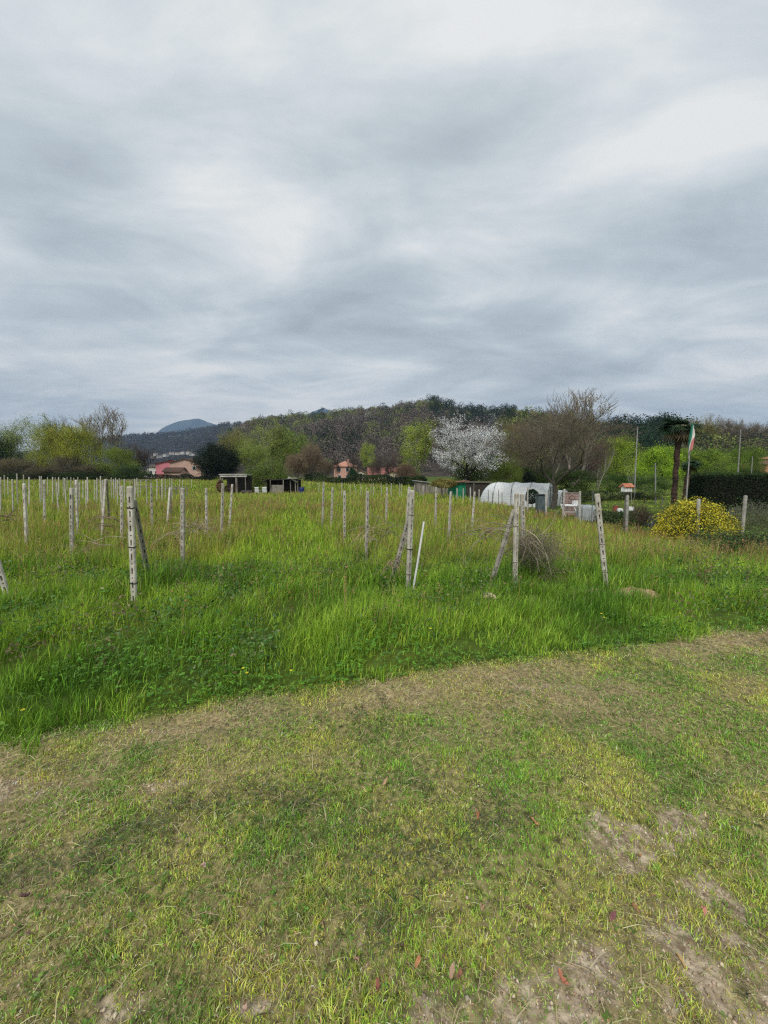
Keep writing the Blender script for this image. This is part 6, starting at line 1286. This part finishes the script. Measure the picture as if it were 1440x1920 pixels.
# dried leaves on the mown strip
LEAVES = [(1318, 1722, 'pinkish'), (1273, 1818, 'long ochre'), (1147, 1729, 'dark purplish'), (1055, 1850, 'reddish'), (862, 1833, 'red-brown'), (848, 1826, 'pale brown'), (783, 1815, 'orange-brown'), (902, 1718, 'pale orange'), (1200, 1612, 'orange'), (708, 1858, 'brownish red'), (721, 1380, 'grey'), (722, 1481, 'pale orange'),
          (898, 1540, 'rust'), (380, 1643, 'pale pink'), (56, 1762, 'pale brown'), (48, 1690, 'purplish'), (458, 1905, 'pale pink'), (1002, 1550, 'orange'), (668, 1815, 'dull pink'), (1190, 1716, 'rusty'), (1275, 1525, 'dark red'), (993, 1712, 'dull brown')]
LC = {'pinkish': (.62, .27, .2), 'long ochre': (.60, .40, .18), 'dark purplish': (.22, .09, .09), 'reddish': (.50, .20, .12), 'red-brown': (.36, .17, .11), 'pale brown': (.45, .30, .20), 'orange-brown': (.45, .22, .10), 'pale orange': (.58, .36, .22), 'orange': (.50, .27, .12), 'brownish red': (.40, .15, .10), 'grey': (.34, .30, .26), 'rust': (.36, .15, .07), 'pale pink': (.62, .42, .34), 'purplish': (.24, .13, .14), 'dull pink': (.45, .26, .2), 'rusty': (.34, .18, .09), 'dark red': (.25, .06, .04), 'dull brown': (.26, .16, .09)}
NB = {0: 'on the bare patch near the right edge', 1: 'near the bottom right corner', 2: 'curled right of centre in the lower strip', 3: 'near the bottom edge right of centre', 4: 'right one of a touching pair near bottom centre', 5: 'left of a touching pair near bottom centre', 6: 'left of the two touching leaves', 7: 'between bottom centre and right soil patch', 8: 'under the upper right bare patch', 9: 'at bottom centre beside dark clover', 10: 'just under the tall grass edge at centre', 11: 'on the upper middle of the strip', 12: 'by the dark grey clippings right of centre', 13: 'in the left half of the strip', 14: 'at the lower left near the photo edge', 15: 'by the left photo edge', 16: 'at the very bottom left of centre', 17: 'on green turf right of centre', 18: 'left of the bottom centre leaves', 19: 'on turf right of the dark purplish one', 20: 'above the upper right bare patch', 21: 'left of the dark purplish one'}
for i, (px, py, kd) in enumerate(LEAVES):
    c = P(px, py, 0.0); rng = random.Random(i * 3 + 1); L = rng.uniform(.011, .017) * (1.25 if i < 6 else 1); Wl = L * (.28 if 'long' in kd else .55); vs = []; fs = []; n = 9
    for a in range(n):
        t = a / (n - 1); w = Wl * math.sin(math.pi * min(1, t * 1.02 + .02)) ** .8 * (1 - .2 * t) * rng.uniform(.75, 1.2)
        for s in (-1, 0, 1): vs.append(((t - .5) * 2 * L, s * w, .009 * s * s * rng.uniform(.5, 1.6) + .012 * math.sin(t * 3 + i)))
    for a in range(n - 1):
        for s in (0, 1): q = a * 3 + s; fs.append((q, q + 3, q + 4, q + 1))
    me = bpy.data.meshes.new('dry_leaf'); me.from_pydata(vs, [], fs); me.update()
    for p in me.polygons: p.use_smooth = True
    col = LC[kd]; o = link('dry_leaf', me, noise_mat('dry_leaf_' + str(i), tuple(q * .75 for q in col), col, 60, .8, None, .2)); z = float(Hz(np.array([c.x]), np.array([c.y]))[0])
    o.location = (c.x, c.y, z + .026); o.rotation_euler = (rng.uniform(-.3, .3), rng.uniform(-.3, .3), rng.uniform(0, 6.28)); sd = o.modifiers.new('thick', 'SOLIDIFY'); sd.thickness = .0008
    tag(o, f'{kd} dry leaf lying on mown grass, {NB[i]}', 'leaf', 'dry leaves on the mown strip')
# small meadow flowers
FLW = [(1127, 1151, 'y'), (1132, 1157, 'y'), (1274, 1154, 'y'), (455, 1256, 'y'), (462, 1264, 'y'), (545, 1262, 'y'), (42, 1336, 'y'), (806, 1181, 'y'), (902, 1090, 'w'), (565, 1053, 'w')]
FLB = ['upper one of the yellow flower pair below the leaning right post', 'lower one of the yellow flower pair below the leaning right post', 'yellow flower in the grass near the right photo edge',
       'left one of the yellow flower pair in dark clover left of centre', 'right one of the yellow flower pair in dark clover left of centre', 'single yellow flower at the grass edge right of the clover pair',
       'yellow flower at the tall grass edge by the left photo edge', 'single yellow flower in the bright grass below the white stake', 'white flower in the grass left of the weathered strut', 'white flower in the green lane left of the slotted post']
for i, (px, py, k) in enumerate(FLW):
    c = P(px, py, .16); g = float(Hz(np.array([c.x]), np.array([c.y]))[0]); t = tag(empty('meadow_flower', (c.x, c.y, g)), FLB[i], 'flower', 'small flowers in the meadow')
    mb = MB(); mb.tube([(0, 0, 0), (.004, 0, .17)], .0015, 4); mb.build('stem', M_STEMG if 'M_STEMG' in globals() else globals().setdefault('M_STEMG', noise_mat('flower_stem', (.04, .1, .02), (.08, .16, .03), 5)), t)
    mb = MB()
    for q in range(6): a = q * 1.047; mb.add([(.004, 0, .17), (.004 + .009 * math.cos(a - .3), .009 * math.sin(a - .3), .178), (.004 + .014 * math.cos(a), .014 * math.sin(a), .176), (.004 + .009 * math.cos(a + .3), .009 * math.sin(a + .3), .178)], [(0, 1, 2, 3)])
    mb.build('petals', globals().setdefault('M_Y' + k, noise_mat('petal_' + k, (.8, .65, .03) if k == 'y' else (.8, .8, .8), (.85, .75, .05) if k == 'y' else (.85, .85, .85), 5)), t)
# ------------------------------------------------------------------ haze
def haze():
    mb = MB(); mb.box((0, 2700, 398), (15000, 6200, 804)); 
    m, nt, N, L = new_mat('haze'); out = N('ShaderNodeOutputMaterial'); v = N('ShaderNodeVolumePrincipled'); v.inputs['Color'].default_value = (0.46, 0.68, 1.0, 1); v.inputs['Density'].default_value = HAZE_D; v.inputs['Anisotropy'].default_value = 0.0
    L(v.outputs[0], out.inputs['Volume']); tag(mb.build('haze', m), 'thin blue haze over the valley and far mountain', 'haze', kind='stuff')
HAZE_D = 1.5e-4
haze()
